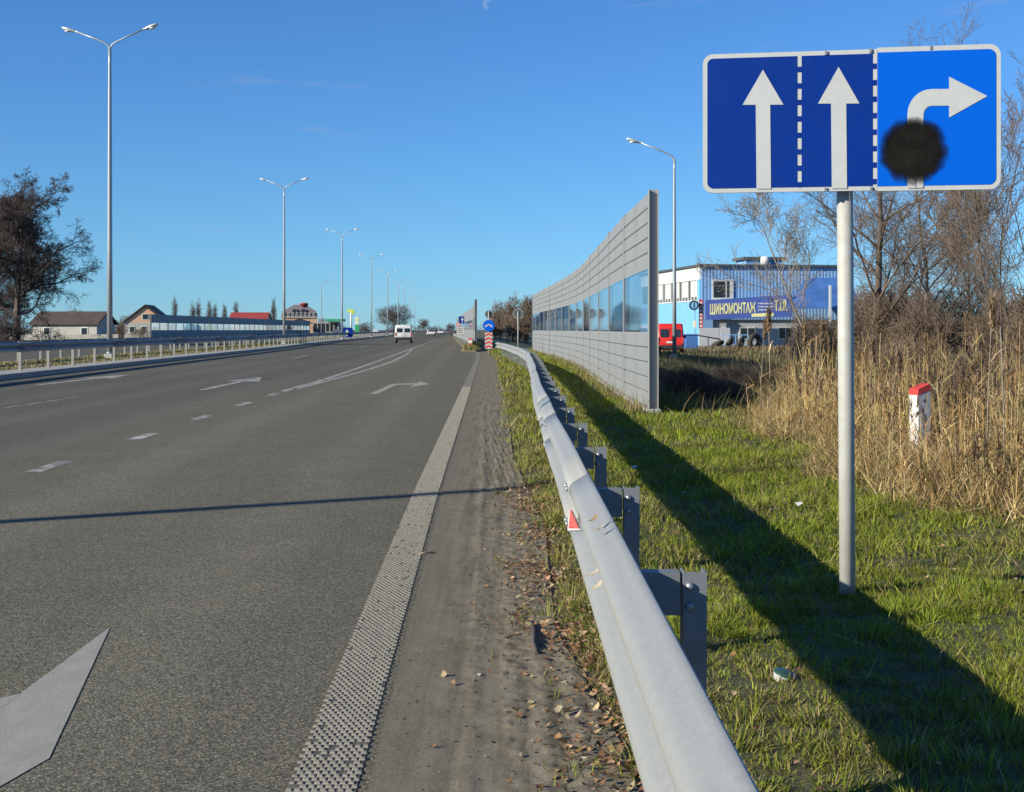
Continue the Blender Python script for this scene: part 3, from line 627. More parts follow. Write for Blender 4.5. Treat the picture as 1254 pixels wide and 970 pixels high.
# right turn arrow
cxp, cyp = 1143, 143; P = [S(1113.5, 233), S(1113.5, 150)]
for k in range(9):
    a = math.radians(180 - 90*k/8); P.append(S(cxp + 29.5*math.cos(a), cyp - 31*math.sin(a)))
P += [S(1163.5, 112), S(1163.5, 97), S(1209, 121), S(1163.5, 147), S(1163.5, 132.5)]
for k in range(7):
    a = math.radians(90 + 90*k/6); P.append(S(cxp + 10*math.cos(a), cyp - 10.5*math.sin(a)))
P += [S(1132.5, 150), S(1132.5, 233)]
sput(MB().prism(P, -0.0170, -0.0147), 'white_turn_arrow', M['sign_white'], 0)
for x in (1123.5,):
    (u0, v0) = S(x, 233.5); (u1, v1) = S(x, 222); sput(MB().box(u0 - 0.003, u0 + 0.003, -0.0174, -0.0171, v0, v1), 'seam', M['galv_dark'], 0)
# black sprayed patch: opaque centre, soft overspray
def spray():
    m, nt, bs = new_mat('black_spray'); bs.inputs['Base Color'].default_value = (0.018, 0.017, 0.016, 1); bs.inputs['Roughness'].default_value = 0.95; bs.inputs['Specular IOR Level'].default_value = 0.05
    co = N(nt, 'TexCoord').outputs['Object']; ln = N(nt, 'VectorMath', operation='LENGTH'); nt.links.new(co, ln.inputs[0])
    ad = N(nt, 'Math', operation='MULTIPLY_ADD'); ad.inputs[1].default_value = 0.06; nt.links.new(noise(nt, 14, 3, vec=co), ad.inputs[0]); nt.links.new(ln.outputs['Value'], ad.inputs[2])
    r = ramp(nt, ad.outputs[0], [(0.140, 1.0), (0.205, 0.0)]); nt.links.new(r, bs.inputs['Alpha'])
    c = ramp(nt, noise(nt, 9, 4, vec=co), [(0.4, (0.009, 0.008, 0.007)), (0.7, (0.017, 0.015, 0.013))]); nt.links.new(c, bs.inputs['Base Color']); return m
u, v = S(1120, 187)
o = MB().lathe([(0.20, -0.0004), (0.20, 0.0)], 40, axis='y').build('spray_overspray', spray()); o.parent = sg
o.location = Matrix.Rotation(ang, 3, 'Z') @ Vector((u, -0.0185, v)) + Vector((-0.0101, -0.0697, cz)); o.rotation_euler = (0, 0, ang)
M['patch'] = simple('dark_patch', (0.011, 0.010, 0.009), 0.95, 0, 0.4, 12); M['patch'].node_tree.nodes['Principled BSDF'].inputs['Specular IOR Level'].default_value = 0.05
o = MB().lathe([(0.118, 0.003), (0.118, 0.0024), (0.116, 0.0022), (0.0, 0.0022)], 40, axis='y').build('round_patch', M['patch']); o.parent = sg
o.location = Matrix.Rotation(ang, 3, 'Z') @ Vector((u + 0.008, -0.0215, v + 0.004)) + Vector((-0.0101, -0.0697, cz)); o.rotation_euler = (0, 0, ang)
o = MB().box(-0.035, 0.045, 0.0012, 0.002, 0.0, 0.05).build('tape', M['patch']); o.parent = sg
o.location = Matrix.Rotation(ang, 3, 'Z') @ Vector((u + 0.02, -0.0215, v + 0.01)) + Vector((-0.0101, -0.0697, cz)); o.rotation_euler = (0, 0, ang)
pm = MB().tube([(0.008, 0.03, -0.3), (0, 0.03, 1.0), (-0.012, 0.03, 2.80)], 0.041, 20).build('pole', M['pole_grey'], sg)
for zz_ in (2.24, 2.66):
    sput(MB().box(-0.45, 0.45, 0.0155, 0.045, zz_ - cz - 0.02, zz_ - cz + 0.02), 'mounting_bar', M['galv_dark'], 0)
for (px, py) in ((1014.5, 67.5), (1014, 235), (1070, 234), (1069, 65), (1142, 62)):
    u, v = S(px, py); sput(MB().box(u - 0.006, u + 0.006, -0.016, -0.002, v - 0.008, v + 0.012), 'clip', M['galv_dark'], 0)

# ------------------------------------------------------------------ small traffic signs in the distance
M['sign_back'] = simple('sign_back', (0.09, 0.095, 0.10), 0.6, 0.2, 0.15, 3)
def disc(r, t0, t1): return MB().lathe([(r, t1), (r, t0)], 24, axis='y')
ch = empty('chevron_board', (-1.31, 78, 0), 0, 'red and white chevron board under a round blue sign at the lane end', 'traffic sign')
MB().tube([(0, 0, -0.1), (0, 0, 2.45)], 0.032, 8).build('pole', M['pole_grey'], ch)
disc(0.21, 0.05, 0.06).build('sign_back', M['sign_back'], ch, (0, 0, 2.28))
disc(0.325, -0.06, -0.045).build('blue_disc', M['sign_bright'], ch, (0, 0, 1.64)); disc(0.335, -0.044, -0.036).build('white_rim', M['sign_white'], ch, (0, 0, 1.64))
ar = [(-0.22, -0.10), (-0.17, 0.06), (-0.13, 0.02), (-0.03, 0.10), (0.03, 0.10), (0.13, 0.02), (0.17, 0.06), (0.22, -0.10), (0.08, -0.06), (0.10, -0.02), (0.0, 0.03), (-0.10, -0.02), (-0.08, -0.06)]
MB().prism(ar, -0.066, -0.061).build('white_arrow', M['sign_white'], ch, (0, 0, 1.64))
MB().box(-0.21, 0.21, -0.055, -0.04, 0.33, 1.25).build('chevron_panel', M['sign_white'], ch)
for k in range(4):
    z0 = 0.34 + 0.225*k; MB().prism([(-0.20, z0), (0, z0 + 0.11), (0.20, z0), (0.20, z0 + 0.11), (0, z0 + 0.22), (-0.20, z0 + 0.11)], -0.06, -0.0555).build('red_chevron', M['red_paint'], ch)
rs = empty('round_sign', (0.39, 90, 0), 0, 'round sign seen from behind on a thin pole beside the noise barrier', 'traffic sign')
MB().tube([(0, -0.03, -0.2), (0, -0.03, 2.6)], 0.035, 8).build('pole', M['pole_grey'], rs)
disc(0.34, 0.0, 0.012).build('rim', M['galv'], rs, (0, 0, 2.45)); disc(0.295, -0.006, -0.001).build('back', M['sign_back'], rs, (0, 0, 2.45))
def small_sign(px, pyt, Z, w, h, mat, label, sym=True, pole=True):
    p = at(px, pyt, Z); r = empty('road_sign', (p.x, Z, 0.0), 0, label, 'traffic sign')
    MB().tube([(0, 0.05, -0.1), (0, 0.05, p.z)], 0.035, 8).build('pole', M['pole_grey'], r)
    MB().prism(rrect(-w/2, w/2, p.z - h, p.z, 0.05), -0.01, 0.01).build('plate', mat, r)
    if sym: MB().prism([(-0.06*w, p.z - h*0.85), (0.08*w, p.z - h*0.85), (0.08*w, p.z - h*0.5), (0.25*w, p.z - h*0.5), (0.02*w, p.z - h*0.15), (-0.2*w, p.z - h*0.5), (-0.06*w, p.z - h*0.5)], -0.016, -0.011).build('symbol', M['sign_white'], r)
    return r
small_sign(566, 387.5, 190, 0.95, 0.95, M['sign_blue'], 'blue square sign with a white symbol on the traffic island')
r = small_sign(563.5, 400.5, 196, 1.0, 1.0, M['sign_white'], 'pale square sign beside the island barrier', False)
for k in range(3): MB().box(-0.38, 0.38, -0.016, -0.011, at(563.5, 400.5, 196).z - 0.3 - 0.25*k, at(563.5, 400.5, 196).z - 0.2 - 0.25*k).build('stripe', M['sign_back'], r)
rr = empty('round_sign', (at(561, 397, 185).x, 185, 0.0), 0, 'small red rimmed round sign at the start of the island', 'traffic sign')
MB().tube([(0, 0.05, 0), (0, 0.05, 2.2)], 0.03, 8).build('pole', M['pole_grey'], rr); disc(0.3, -0.01, 0.01).build('red_rim', M['red_paint'], rr, (0, 0, 2.1)); disc(0.2, -0.016, -0.011).build('face', M['sign_white'], rr, (0, 0, 2.1))

# blue round direction board beside the third lamp, petrol station totems
bl = empty('direction_board', (at(425, 404, 196).x, 196, 0.1), 0, 'blue board with a white upward arrow at the foot of the third lamp', 'traffic sign')
for sx_ in (-0.6, 0.6): MB().box(sx_ - 0.04, sx_ + 0.04, 0.0, 0.08, -0.1, 1.0).build('post', M['galv_dark'], bl)
MB().prism(rrect(-0.85, 0.85, 0.25, 1.62, 0.35), -0.04, -0.002).build('plate', M['sign_blue'], bl)
MB().prism([(-0.07, 0.45), (0.07, 0.45), (0.07, 0.95), (0.28, 0.95), (0, 1.4), (-0.28, 0.95), (-0.07, 0.95)], -0.046, -0.041).build('white_arrow', M['sign_white'], bl)
M['lime'] = simple('lime_sign', (0.50, 0.62, 0.06), 0.5, 0, 0.1, 1); M['green'] = simple('green_sign', (0.03, 0.30, 0.12), 0.5, 0, 0.1, 1)
ty = empty('tall_pole_sign', (at(430, 404, 330).x, 330, 0), 0, 'yellow-green sign on a tall white pole at the petrol station', 'sign')
MB().tube([(0, 0, 0), (0, 0, 6.0)], 0.22, 10).build('pole', M['white_paint'], ty); MB().bbox(-0.85, 0.55, -0.2, 0.2, 5.5, 6.3, 0.05).build('sign_box', M['lime'], ty); MB().bbox(0.0, 0.85, -0.22, 0.22, 5.2, 6.0, 0.05).build('sign_box', M['lime'], ty)
tt = empty('price_totem', (at(437.5, 404, 318).x, 318, 0), 0, 'green and white petrol station totem left of the road', 'sign')
MB().bbox(-0.5, 0.5, -0.2, 0.2, 0, 2.6, 0.05).build('lower_panel', M['green'], tt); MB().bbox(-0.45, 0.45, -0.18, 0.18, 2.602, 4.3, 0.05).build('upper_panel', M['white_paint'], tt); disc(0.25, -0.2, -0.19).build('emblem', M['lime'], tt, (0, 0, 3.7))
sh = empty('petrol_station', (at(398, 404, 345).x, 345, 0), 0, 'low petrol station shop with a green roof beyond the barrier', 'building')
MB().box(-3.0, 3.4, 0, 4, 0, 3.4).build('wall', M['concrete'], sh)
for k in range(6): MB().box(-2.8 + 1.02*k, -2.1 + 1.02*k, -0.06, -0.004, 1.0, 3.0).build('window', M['dark_glass'], sh)
MB().bbox(0.4, 4.6, -1.5, 4.2, 3.5, 4.1, 0.05).build('roof', M['green'], sh); MB().box(4.3, 4.45, -1.3, -1.15, 0, 3.5).build('column', M['white_paint'], sh)

# ------------------------------------------------------------------ vehicles
def lerp_body(name, prof, width, mat, parent, tumble=0.12, rnd=0.06):
    "side outline (y,z) swept across the width with the upper part leaning in"
    xs_ = [-1, -0.93, -0.75, 0.75, 0.93, 1]; zt = max(p[1] for p in prof); mb = MB(); n = len(prof); zc = 0.9
    yc = sum(p[0] for p in prof)/n
    for xx in xs_:
        sh_ = {1: 0.94, 0.93: 0.985, 0.75: 1.0}[abs(xx)]
        for (y, z) in prof:
            lean = 1 - tumble*max(0, (z - zc)/(zt - zc)) if z > zc else 1
            mb.v.append((xx*width/2*lean, yc + (y - yc)*sh_, zc + (z - zc)*(sh_ if z > zc else 1)))
    for i in range(len(xs_)-1):
        for k in range(n): mb.f.append((i*n+k, i*n+(k+1) % n, (i+1)*n+(k+1) % n, (i+1)*n+k)); mb.sm.append(True)
    mb.f += [tuple(range(n)), tuple((len(xs_)-1)*n+k for k in range(n))]; mb.sm += [False, False]
    return mb.build(name, mat, parent)
def wheels(par, xw, ys, r):
    for y in ys:
        for s in (-1, 1):
            w = MB().lathe([(r*0.6, -0.09), (r*0.93, -0.1), (r, -0.06), (r, 0.06), (r*0.93, 0.1), (r*0.6, 0.09)], 18, axis='x').build('wheel', M['black'], par, (s*xw, y, r))
            MB().lathe([(0.05, 0.05), (r*0.58, 0.095), (r*0.6, 0.02)], 14, axis='x').build('rim', M['chrome_grey'], w)
def van(name, loc, rz, label, paint, L_=4.0, W_=1.72, H_=1.85):
    r = empty(name, loc, rz, label, 'van')
    prof = [(0.0, 0.32), (0.0, 0.75), (0.03, 1.0), (0.12, H_ - 0.25), (0.22, H_ - 0.06), (0.4, H_), (2.3, H_), (2.6, H_ - 0.08), (3.1, 1.15), (3.75, 1.0), (3.95, 0.8), (4.0, 0.32)]
    lerp_body('body', [(y*L_/4, z) for y, z in prof], W_, paint, r, 0.10)
    wheels(r, W_/2 - 0.12, (0.62, L_ - 0.85), 0.31)
    for s in (-1, 1):
        d = MB().bbox(*(sorted((s*0.03, s*(W_/2 - 0.13)))), -0.012, 0.03, 0.62, H_ - 0.24, 0.012).build('rear_door', paint, r)
        d.rotation_euler = (math.radians(-3.5), 0, 0)
        MB().prism(rrect(min(s*0.10, s*(W_/2 - 0.22)), max(s*0.10, s*(W_/2 - 0.22)), 1.12, H_ - 0.36, 0.08), -0.03, -0.014).build('window', M['dark_glass'], d)
        MB().bbox(s*(W_/2 - 0.09) - 0.05, s*(W_/2 - 0.09) + 0.05, -0.03, 0.05, 0.72, 1.12, 0.012).build('tail_light', M['red_paint'], r)
        MB().bbox(s*(W_/2 + 0.09) - 0.08, s*(W_/2 + 0.09) + 0.08, 2.7, 2.78, 1.05, 1.25, 0.02).build('mirror', M['black'], r)
    MB().bbox(-W_/2 + 0.01, W_/2 - 0.01, -0.10, 0.12, 0.36, 0.62, 0.03).build('bumper', M['black'], r)
    MB().box(-0.26, 0.26, -0.045, -0.03, 0.75, 0.87).build('number_plate', M['white_paint'], r); MB().box(0.0, 0.10, -0.05, -0.03, 0.92, 1.0).build('handle', M['black'], r)
    return r
M['van_white'] = simple('white_van_paint', (0.62, 0.63, 0.62), 0.35, 0, 0.05, 1, dirt=(0.35, 0.33, 0.29), dirt_amt=0.4)
M['van_red'] = simple('red_van_paint', (0.62, 0.025, 0.02), 0.35, 0, 0.06, 1)
M['car_grey'] = simple('grey_car_paint', (0.16, 0.17, 0.18), 0.35, 0.3, 0.05, 1); M['car_blue'] = simple('blue_car_paint', (0.02, 0.06, 0.25), 0.35, 0.2, 0.05, 1)
van('white_van', (at(494, 404, 147).x, 147, 0.0), math.radians(2.8), 'small white van with twin rear windows driving away on the left lane', M['van_white'], H_=1.93, W_=1.84)
van('red_van', (9.25, 81, -0.05), math.radians(-6), 'red van parked between the noise barrier and the blue building', M['van_red'], 4.6, 1.75, 2.02).scale = (0.9, 0.9, 0.9)
def car(loc, rz, label, paint):
    r = empty('car', loc, rz, label, 'car', 'cars on the road')
    prof = [(0.0, 0.30), (-0.02, 0.62), (0.05, 0.95), (0.35, 1.02), (0.85, 1.40), (1.2, 1.47), (2.1, 1.45), (2.9, 1.02), (3.9, 0.85), (4.25, 0.65), (4.25, 0.30)]
    lerp_body('body', prof, 1.78, paint, r, 0.22); wheels(r, 0.77, (0.75, 3.4), 0.31)
    g_ = MB().add([(-0.62, 0.34, 1.06), (0.62, 0.34, 1.06), (0.52, 0.80, 1.40), (-0.52, 0.80, 1.40)], [(0, 1, 2, 3)]); g_.add([(x, y - 0.03, z + 0.03) for x, y, z in g_.v[:4]], [(0, 1, 2, 3)]); g_.build('rear_window', M['dark_glass'], r)
    for s in (-1, 1): MB().bbox(s*0.68 - 0.14, s*0.68 + 0.14, -0.04, 0.08, 0.72, 0.9, 0.02).build('tail_light', M['red_paint'], r)
    MB().bbox(-0.85, 0.85, -0.08, 0.05, 0.30, 0.52, 0.03).build('bumper', M['black'], r); MB().box(-0.26, 0.26, -0.05, -0.03, 0.62, 0.73).build('number_plate', M['white_paint'], r)
    return r
car((at(528, 404, 285).x, 285, 0), math.radians(3.2), 'white car ahead of the white van, in the middle distance', M['van_white'])
car((at(540, 404, 390).x, 390, 0), math.radians(3.2), 'second pale car ahead, beyond the nearer white car', M['van_white'])
car((at(534, 404, 420).x, 420, 0), math.radians(3), 'dark car left of the second pale car ahead', M['car_grey'])
car((at(548, 404, 480).x, 480, 0), math.radians(3), 'farthest dark car on the right lane', M['car_grey'])
car((at(505, 404, 400).x - 8.5, 380, 0), math.radians(183), 'oncoming pale car beyond the median', M['van_white'])
car((at(447, 404, 262).x - 5, 262, 0), math.radians(182), 'dark car on the opposite road beside the totem', M['car_grey'])

# ------------------------------------------------------------------ blue workshop on the right
M['blue_clad'] = simple('blue_cladding', (0.19, 0.36, 0.62), 0.7, 0.0, 0.08, 0.6, dirt=(0.15, 0.28, 0.5), dirt_amt=0.3)
M['pale_blue'] = simple('pale_blue_render', (0.17, 0.42, 0.70), 0.7, 0, 0.06, 0.8); M['tarp_blue'] = simple('blue_tarpaulin', (0.05, 0.14, 0.38), 0.7, 0, 0.25, 0.8)
M['grey_wall'] = simple('grey_block_wall', (0.40, 0.41, 0.43), 0.8, 0, 0.12, 0.8, dirt=(0.3, 0.29, 0.28)); M['roof_dark'] = simple('dark_roof_edge', (0.07, 0.08, 0.09), 0.7, 0, 0.2, 1)
M['cream'] = simple('cream_panel', (0.55, 0.50, 0.38), 0.7, 0, 0.1, 1)
bd = empty('workshop', (16.4, 120, 0), math.radians(8), 'two-storey blue clad workshop building behind the reeds', 'building')
def ribbed(x0, x1, z0, z1, pitch=0.34, dep=0.045, back=0.12):
    pts = []; x = x0
    while x < x1 - 0.01:
        for (dx, y) in ((0, -dep), (0.45, -dep), (0.55, 0), (0.9, 0)):
            if x + dx*pitch <= x1: pts.append((x + dx*pitch, y))
        x += pitch
    pts += [(x1, 0), (x1, back), (x0, back)]; return MB().prism(pts, z0, z1, 'z')
ribbed(0, 13.4, 2.3, 6.9, 0.30, 0.018).build('front_cladding', M['blue_clad'], bd)
MB().box(1.0, 13.4, 0.25, 0.5, -0.2, 2.298).build('ground_floor_wall', M['grey_wall'], bd); MB().box(0, 0.998, 0.0, 0.5, -0.2, 2.298).build('corner_wall', M['blue_clad'], bd)
MB().box(-0.15, 0.0, 0.13, 22, -0.2, 4.0).build('side_wall', M['pale_blue'], bd); MB().box(-0.15, 0.0, 0.13, 22, 5.75, 6.9).build('side_wall_top', M['white_paint'], bd)
MB().box(0.003, 0.1, 0.13, 22, 4.0, 5.75).build('side_glazing', M['dark_glass'], bd)
MB().box(-0.16, 0.002, 0.125, 0.9, 4.002, 5.748).build('side_pier', M['pale_blue'], bd)
for k in range(15):
    y = 1.0 + 1.02*k; f = MB().box(-0.13, -0.01, y, y + 0.12, 4.002, 5.748).build('window_mullion', M['white_paint'], bd)
    if k % 3 != 2: MB().box(-0.09, -0.02, y + 0.14, y + 0.98, 4.3, 5.70).build('blind', M['white_paint'], bd)
MB().box(-0.2, 0.003, 0.9, 17, 3.90, 3.998).build('side_sill', M['white_paint'], bd)
MB().box(-0.35, 13.7, -0.3, 22.2, 6.905, 7.08).build('roof', M['roof_dark'], bd)
w = MB().box(0.9, 2.8, -0.12, -0.047, 4.05, 5.75).build('window', M['white_paint'], bd); MB().box(1.02, 2.05, -0.135, -0.122, 4.2, 5.6).build('pane', M['dark_glass'], w); MB().box(2.2, 2.42, -0.135, -0.122, 4.2, 5.6).build('pane', M['dark_glass'], w); MB().box(0.8, 2.9, -0.22, -0.121, 3.95, 4.048).build('sill', M['white_paint'], w)
for (a, b_) in ((1.9, 2.6), (3.4, 4.9), (6.9, 8.3), (9.2, 10.2)):
    w = MB().box(a, b_, 0.18, 0.248, 0.55, 1.65).build('window', M['white_paint'], bd); MB().box(a + 0.12, (a + b_)/2 - 0.05, 0.165, 0.178, 0.65, 1.55).build('pane', M['dark_glass'], w); MB().box((a + b_)/2 + 0.05, b_ - 0.12, 0.165, 0.178, 0.65, 1.55).build('pane', M['dark_glass'], w)
MB().box(2.75, 2.9, 0.1, 0.247, 0.0, 2.29).build('pilaster', M['grey_wall'], bd)
MB().box(-0.19, -0.152, 0.9, 2.1, 0.1, 2.3).build('side_door', M['pale_blue'], bd); MB().box(-0.21, -0.192, 1.0, 2.0, 1.6, 2.2).build('door_light', M['cream'], bd)
rc = MB().box(4.6, 7.9, 2, 5, 7.09, 7.6).build('roof_box', M['blue_clad'], bd); MB().box(4.3, 8.2, 1.8, 5.2, 7.602, 7.85).build('roof_box_lid', M['roof_dark'], rc); MB().lathe([(0.4, 7.09), (0.4, 7.75), (0.3, 7.85)], 14, (6.1, 1.3, 0)).build('vent', M['white_paint'], rc)
# tarpaulin canopy
mb = MB(); mb.add([(6.4, -3.2, 3.3), (9.3, -0.2, 5.9), (13.2, -0.2, 6.0), (13.2, -3.2, 3.3), (6.4, -3.2, 3.22), (9.3, -0.2, 5.82), (13.2, -0.2, 5.92), (13.2, -3.2, 3.22)], [(0, 1, 2, 3), (7, 6, 5, 4), (0, 4, 5, 1), (1, 5, 6, 2), (2, 6, 7, 3), (3, 7, 4, 0)])
mb.build('canopy', M['tarp_blue'], bd)
for s in (10.2, 11.7): MB().box(s, s + 0.18, -3.45, -3.32, 0, 5.2).build('canopy_post', M['white_paint'], bd)
MB().box(8.1, 13.3, -3.1, -2.95, 1.75, 2.1).build('canopy_beam', M['roof_dark'], bd)
# long banner over the ground floor
M['banner'] = simple('banner_blue', (0.065, 0.11, 0.38), 0.7, 0, 0.1, 0.7); M['yellow_letters'] = simple('yellow_letters', (0.80, 0.76, 0.36), 0.6, 0, 0.08, 2)
bn = empty('banner', (16.45, 118.2, 0), math.radians(4), 'blue banner with yellow letters ШИНОМОНТАЖ T.I.R on the workshop', 'banner')
P = [(0.0, 2.26), (7.5, 2.52), (7.5, 4.42), (0.0, 3.92)]; MB().prism(P, -0.06, 0.06).build('board', M['banner'], bn)
def put_text(body, x0, x1, z0, z1, slope, mat, par, y=-0.075, bold=0.028):
    me = text_mesh(body, 1.0, bold, 0.02); co = np.empty(len(me.vertices)*3, np.float32); me.vertices.foreach_get('co', co); co = co.reshape(-1, 3)
    mn, mx_ = co.min(0), co.max(0); out = np.empty_like(co)
    out[:, 0] = x0 + (co[:, 0]-mn[0])/(mx_[0]-mn[0])*(x1-x0); out[:, 2] = z0 + (co[:, 1]-mn[1])/(mx_[1]-mn[1])*(z1-z0) + slope*(out[:, 0]-x0); out[:, 1] = y - co[:, 2]*0.5
    me.vertices.foreach_set('co', out.ravel()); me.update(); me.materials.clear(); return link('lettering', me, mat, par)
put_text('ШИНОМОНТАЖ', 0.4, 4.35, 2.68, 3.62, 0.045, M['yellow_letters'], bn); put_text('T.I.R', 5.95, 7.1, 2.98, 3.95, 0.05, M['yellow_letters'], bn)
for k in range(3):
    z = 3.05 + 0.27*k
    for q in range(7): MB().box(4.55 + 0.19*q, 4.55 + 0.19*q + 0.13 + 0.05*(q % 2), -0.075, -0.061, z, z + 0.11).build('small_print', M['white_paint'], bn)
MB().prism([(4.0, 2.5), (5.9, 2.56), (5.9, 2.86), (4.0, 2.78)], -0.075, -0.061).build('yellow_strip', M['yellow_letters'], bn)
# round and upright signs on the corner
cs = empty('round_wall_sign', (15.55, 118.6, 0), 0, 'dark round ring sign hanging at the workshop corner', 'sign')
disc(0.42, -0.06, 0.06).build('ring', M['black'], cs, (0, 0, 3.5)); disc(0.28, -0.075, -0.062).build('face', M['pale_blue'], cs, (0, 0, 3.5)); MB().box(0.3, 0.9, 0.02, 0.06, 3.46, 3.54).build('bracket', M['black'], cs)
MB().box(-0.05, 0.05, -0.085, -0.077, 3.28, 3.72).build('mark', M['black'], cs); MB().tube([(0.1, 0.1, -0.1), (0.1, 0.1, 3.1)], 0.03, 6).build('pole', M['galv_dark'], cs)
vs = empty('upright_sign', (16.18, 118.9, 0), 0, 'narrow red upright sign with white marks at the workshop corner', 'sign')
MB().box(-0.17, 0.17, 0, 0.05, 1.5, 4.0).build('board', M['red_paint'], vs)
for k in range(7): MB().box(-0.10, 0.10, -0.014, -0.002, 1.65 + 0.33*k, 1.83 + 0.33*k).build('white_mark', M['white_paint'], vs)
# yard clutter
M['tyre'] = simple('old_tyre', (0.035, 0.033, 0.031), 0.85, 0, 0.25, 4, dirt=(0.15, 0.125, 0.095), dirt_amt=0.7)
def tyre_mesh(R, r):
    mb = MB(); n, m = 22, 9
    for i in range(n):
        a = 2*math.pi*i/n
        for j in range(m):
            b_ = 2*math.pi*j/m; q = R - r + r*math.cos(b_); mb.v.append((q*math.cos(a), r*0.85*math.sin(b_), q*math.sin(a)))
    for i in range(n):
        for j in range(m): mb.f.append((i*m+j, i*m+(j+1) % m, ((i+1) % n)*m+(j+1) % m, ((i+1) % n)*m+j)); mb.sm.append(True)
    return mb.mesh('tyre', M['tyre'])
tm = tyre_mesh(0.48, 0.17); tb = tyre_mesh(0.62, 0.2)
ti = 0
for (px, Z, z, tilt, yaw, lb) in ((872, 98, .15, 1.5, 20, 'old tyre at the left end of the row in the yard'), (879, 98.4, .42, 1.2, 50, 'second old tyre in the yard row'), (888, 97, .16, 1.57, -30, 'old tyre standing below the round ring sign, third in the yard row'), (893, 99, .46, .5, 70, 'old tyre in front of the blue railing, fourth in the row'), (900, 97, .17, 1.4, 10, 'old tyre in front of the blue railing, fifth in the row'), (907, 98, .47, 0.35, 60, 'old tyre right of the blue railing, sixth in the row')):
    o = link('old_tyre', tm, loc=((px - CX)/F*Z, Z, z)); o.rotation_euler = (tilt, 0, math.radians(yaw)); tag(o, lb, 'tyre', 'tyres in the yard')
o = link('old_tyre', tb, loc=((924 - CX)/F*93, 93, 0.6)); o.rotation_euler = (0.1, 0, math.radians(35)); tag(o, 'largest tyre standing on edge at the right of the yard row', 'tyre', 'tyres in the yard')
rl = empty('yard_railing', ((885 - CX)/F*104, 104, 0), 0, 'blue metal railing in front of the workshop ground floor', 'railing')
for k in range(5): MB().box(0.47*k, 0.47*k + 0.06, 0, 0.06, 0, 1.05).build('post', M['blue_clad'], rl)
for z in (0.25, 1.0): MB().box(0.061, 1.93, 0.01, 0.05, z, z + 0.06).build('bar', M['blue_clad'], rl)
bx_ = empty('blue_bin', ((846 - CX)/F*100, 100, 0), 0, 'dark blue container beside the red van', 'container'); MB().bbox(-0.4, 0.5, 0, 0.9, 0, 1.0, 0.04).build('box', M['tarp_blue'], bx_); MB().bbox(-0.45, 0.55, -0.05, 0.95, 1.002, 1.1, 0.03).build('lid', M['tarp_blue'], bx_)
ga = empty('gate_arm', ((852 - CX)/F*95, 95, 0), 0, 'dark sloping gate arm in the workshop yard', 'gate'); MB().tube([(0, 0, 1.05), (1.7, 0, 0.75)], 0.045, 8).build('arm', M['black'], ga); MB().box(0.8, 0.9, -0.04, 0.04, 0, 0.85).build('post', M['galv_dark'], ga)
fn = empty('yard_wall', ((856 - CX)/F*112, 112, 0), 0, 'low grey panel wall below the blue banner', 'wall')
for k in range(3): MB().bbox(0.85*k, 0.85*k + 0.83, 0, 0.08, -0.1, 1.55, 0.02).build('panel', M['grey_wall'], fn)
kb = empty('orange_kiosk', (at(650, 404, 150).x, 150, 0), 0, 'small orange brick kiosk just left of the noise barrier end', 'kiosk'); M['brick'] = simple('orange_brick', (0.42, 0.15, 0.07), 0.8, 0, 0.15, 3)
MB().box(-0.7, 0.7, 0, 1.6, -0.1, 1.75).build('wall', M['brick'], kb); MB().box(-0.8, 0.8, -0.1, 1.7, 1.752, 1.9).build('roof', M['roof_dark'], kb); MB().box(-0.25, 0.25, -0.03, -0.004, 0, 1.5).build('door', M['cream'], kb)

# white kilometre post in the reeds
kp = empty('kilometre_post', ((1121 - CX)/F*15.0, 15.0, 0), math.radians(22), 'white marker post with a red top standing among the dry reeds', 'marker post')
MB().prism([(-0.078, -0.15), (0.078, -0.15), (0.078, 0.75), (-0.078, 0.70)], -0.15, 0.0, 'y').build('body', M['white_paint'], kp)
MB().prism([(-0.08, 0.702), (0.08, 0.753), (0.08, 0.825), (-0.08, 0.765)], -0.152, 0.002, 'y').build('red_top', M['red_paint'], kp)
for z in (0.65, 0.47, 0.36): MB().prism([(-0.012, z - 0.02), (0.012, z - 0.014), (0.008, z + 0.012), (-0.004, z + 0.006)], -0.1525, -0.151).build('mark', M['black'], kp)

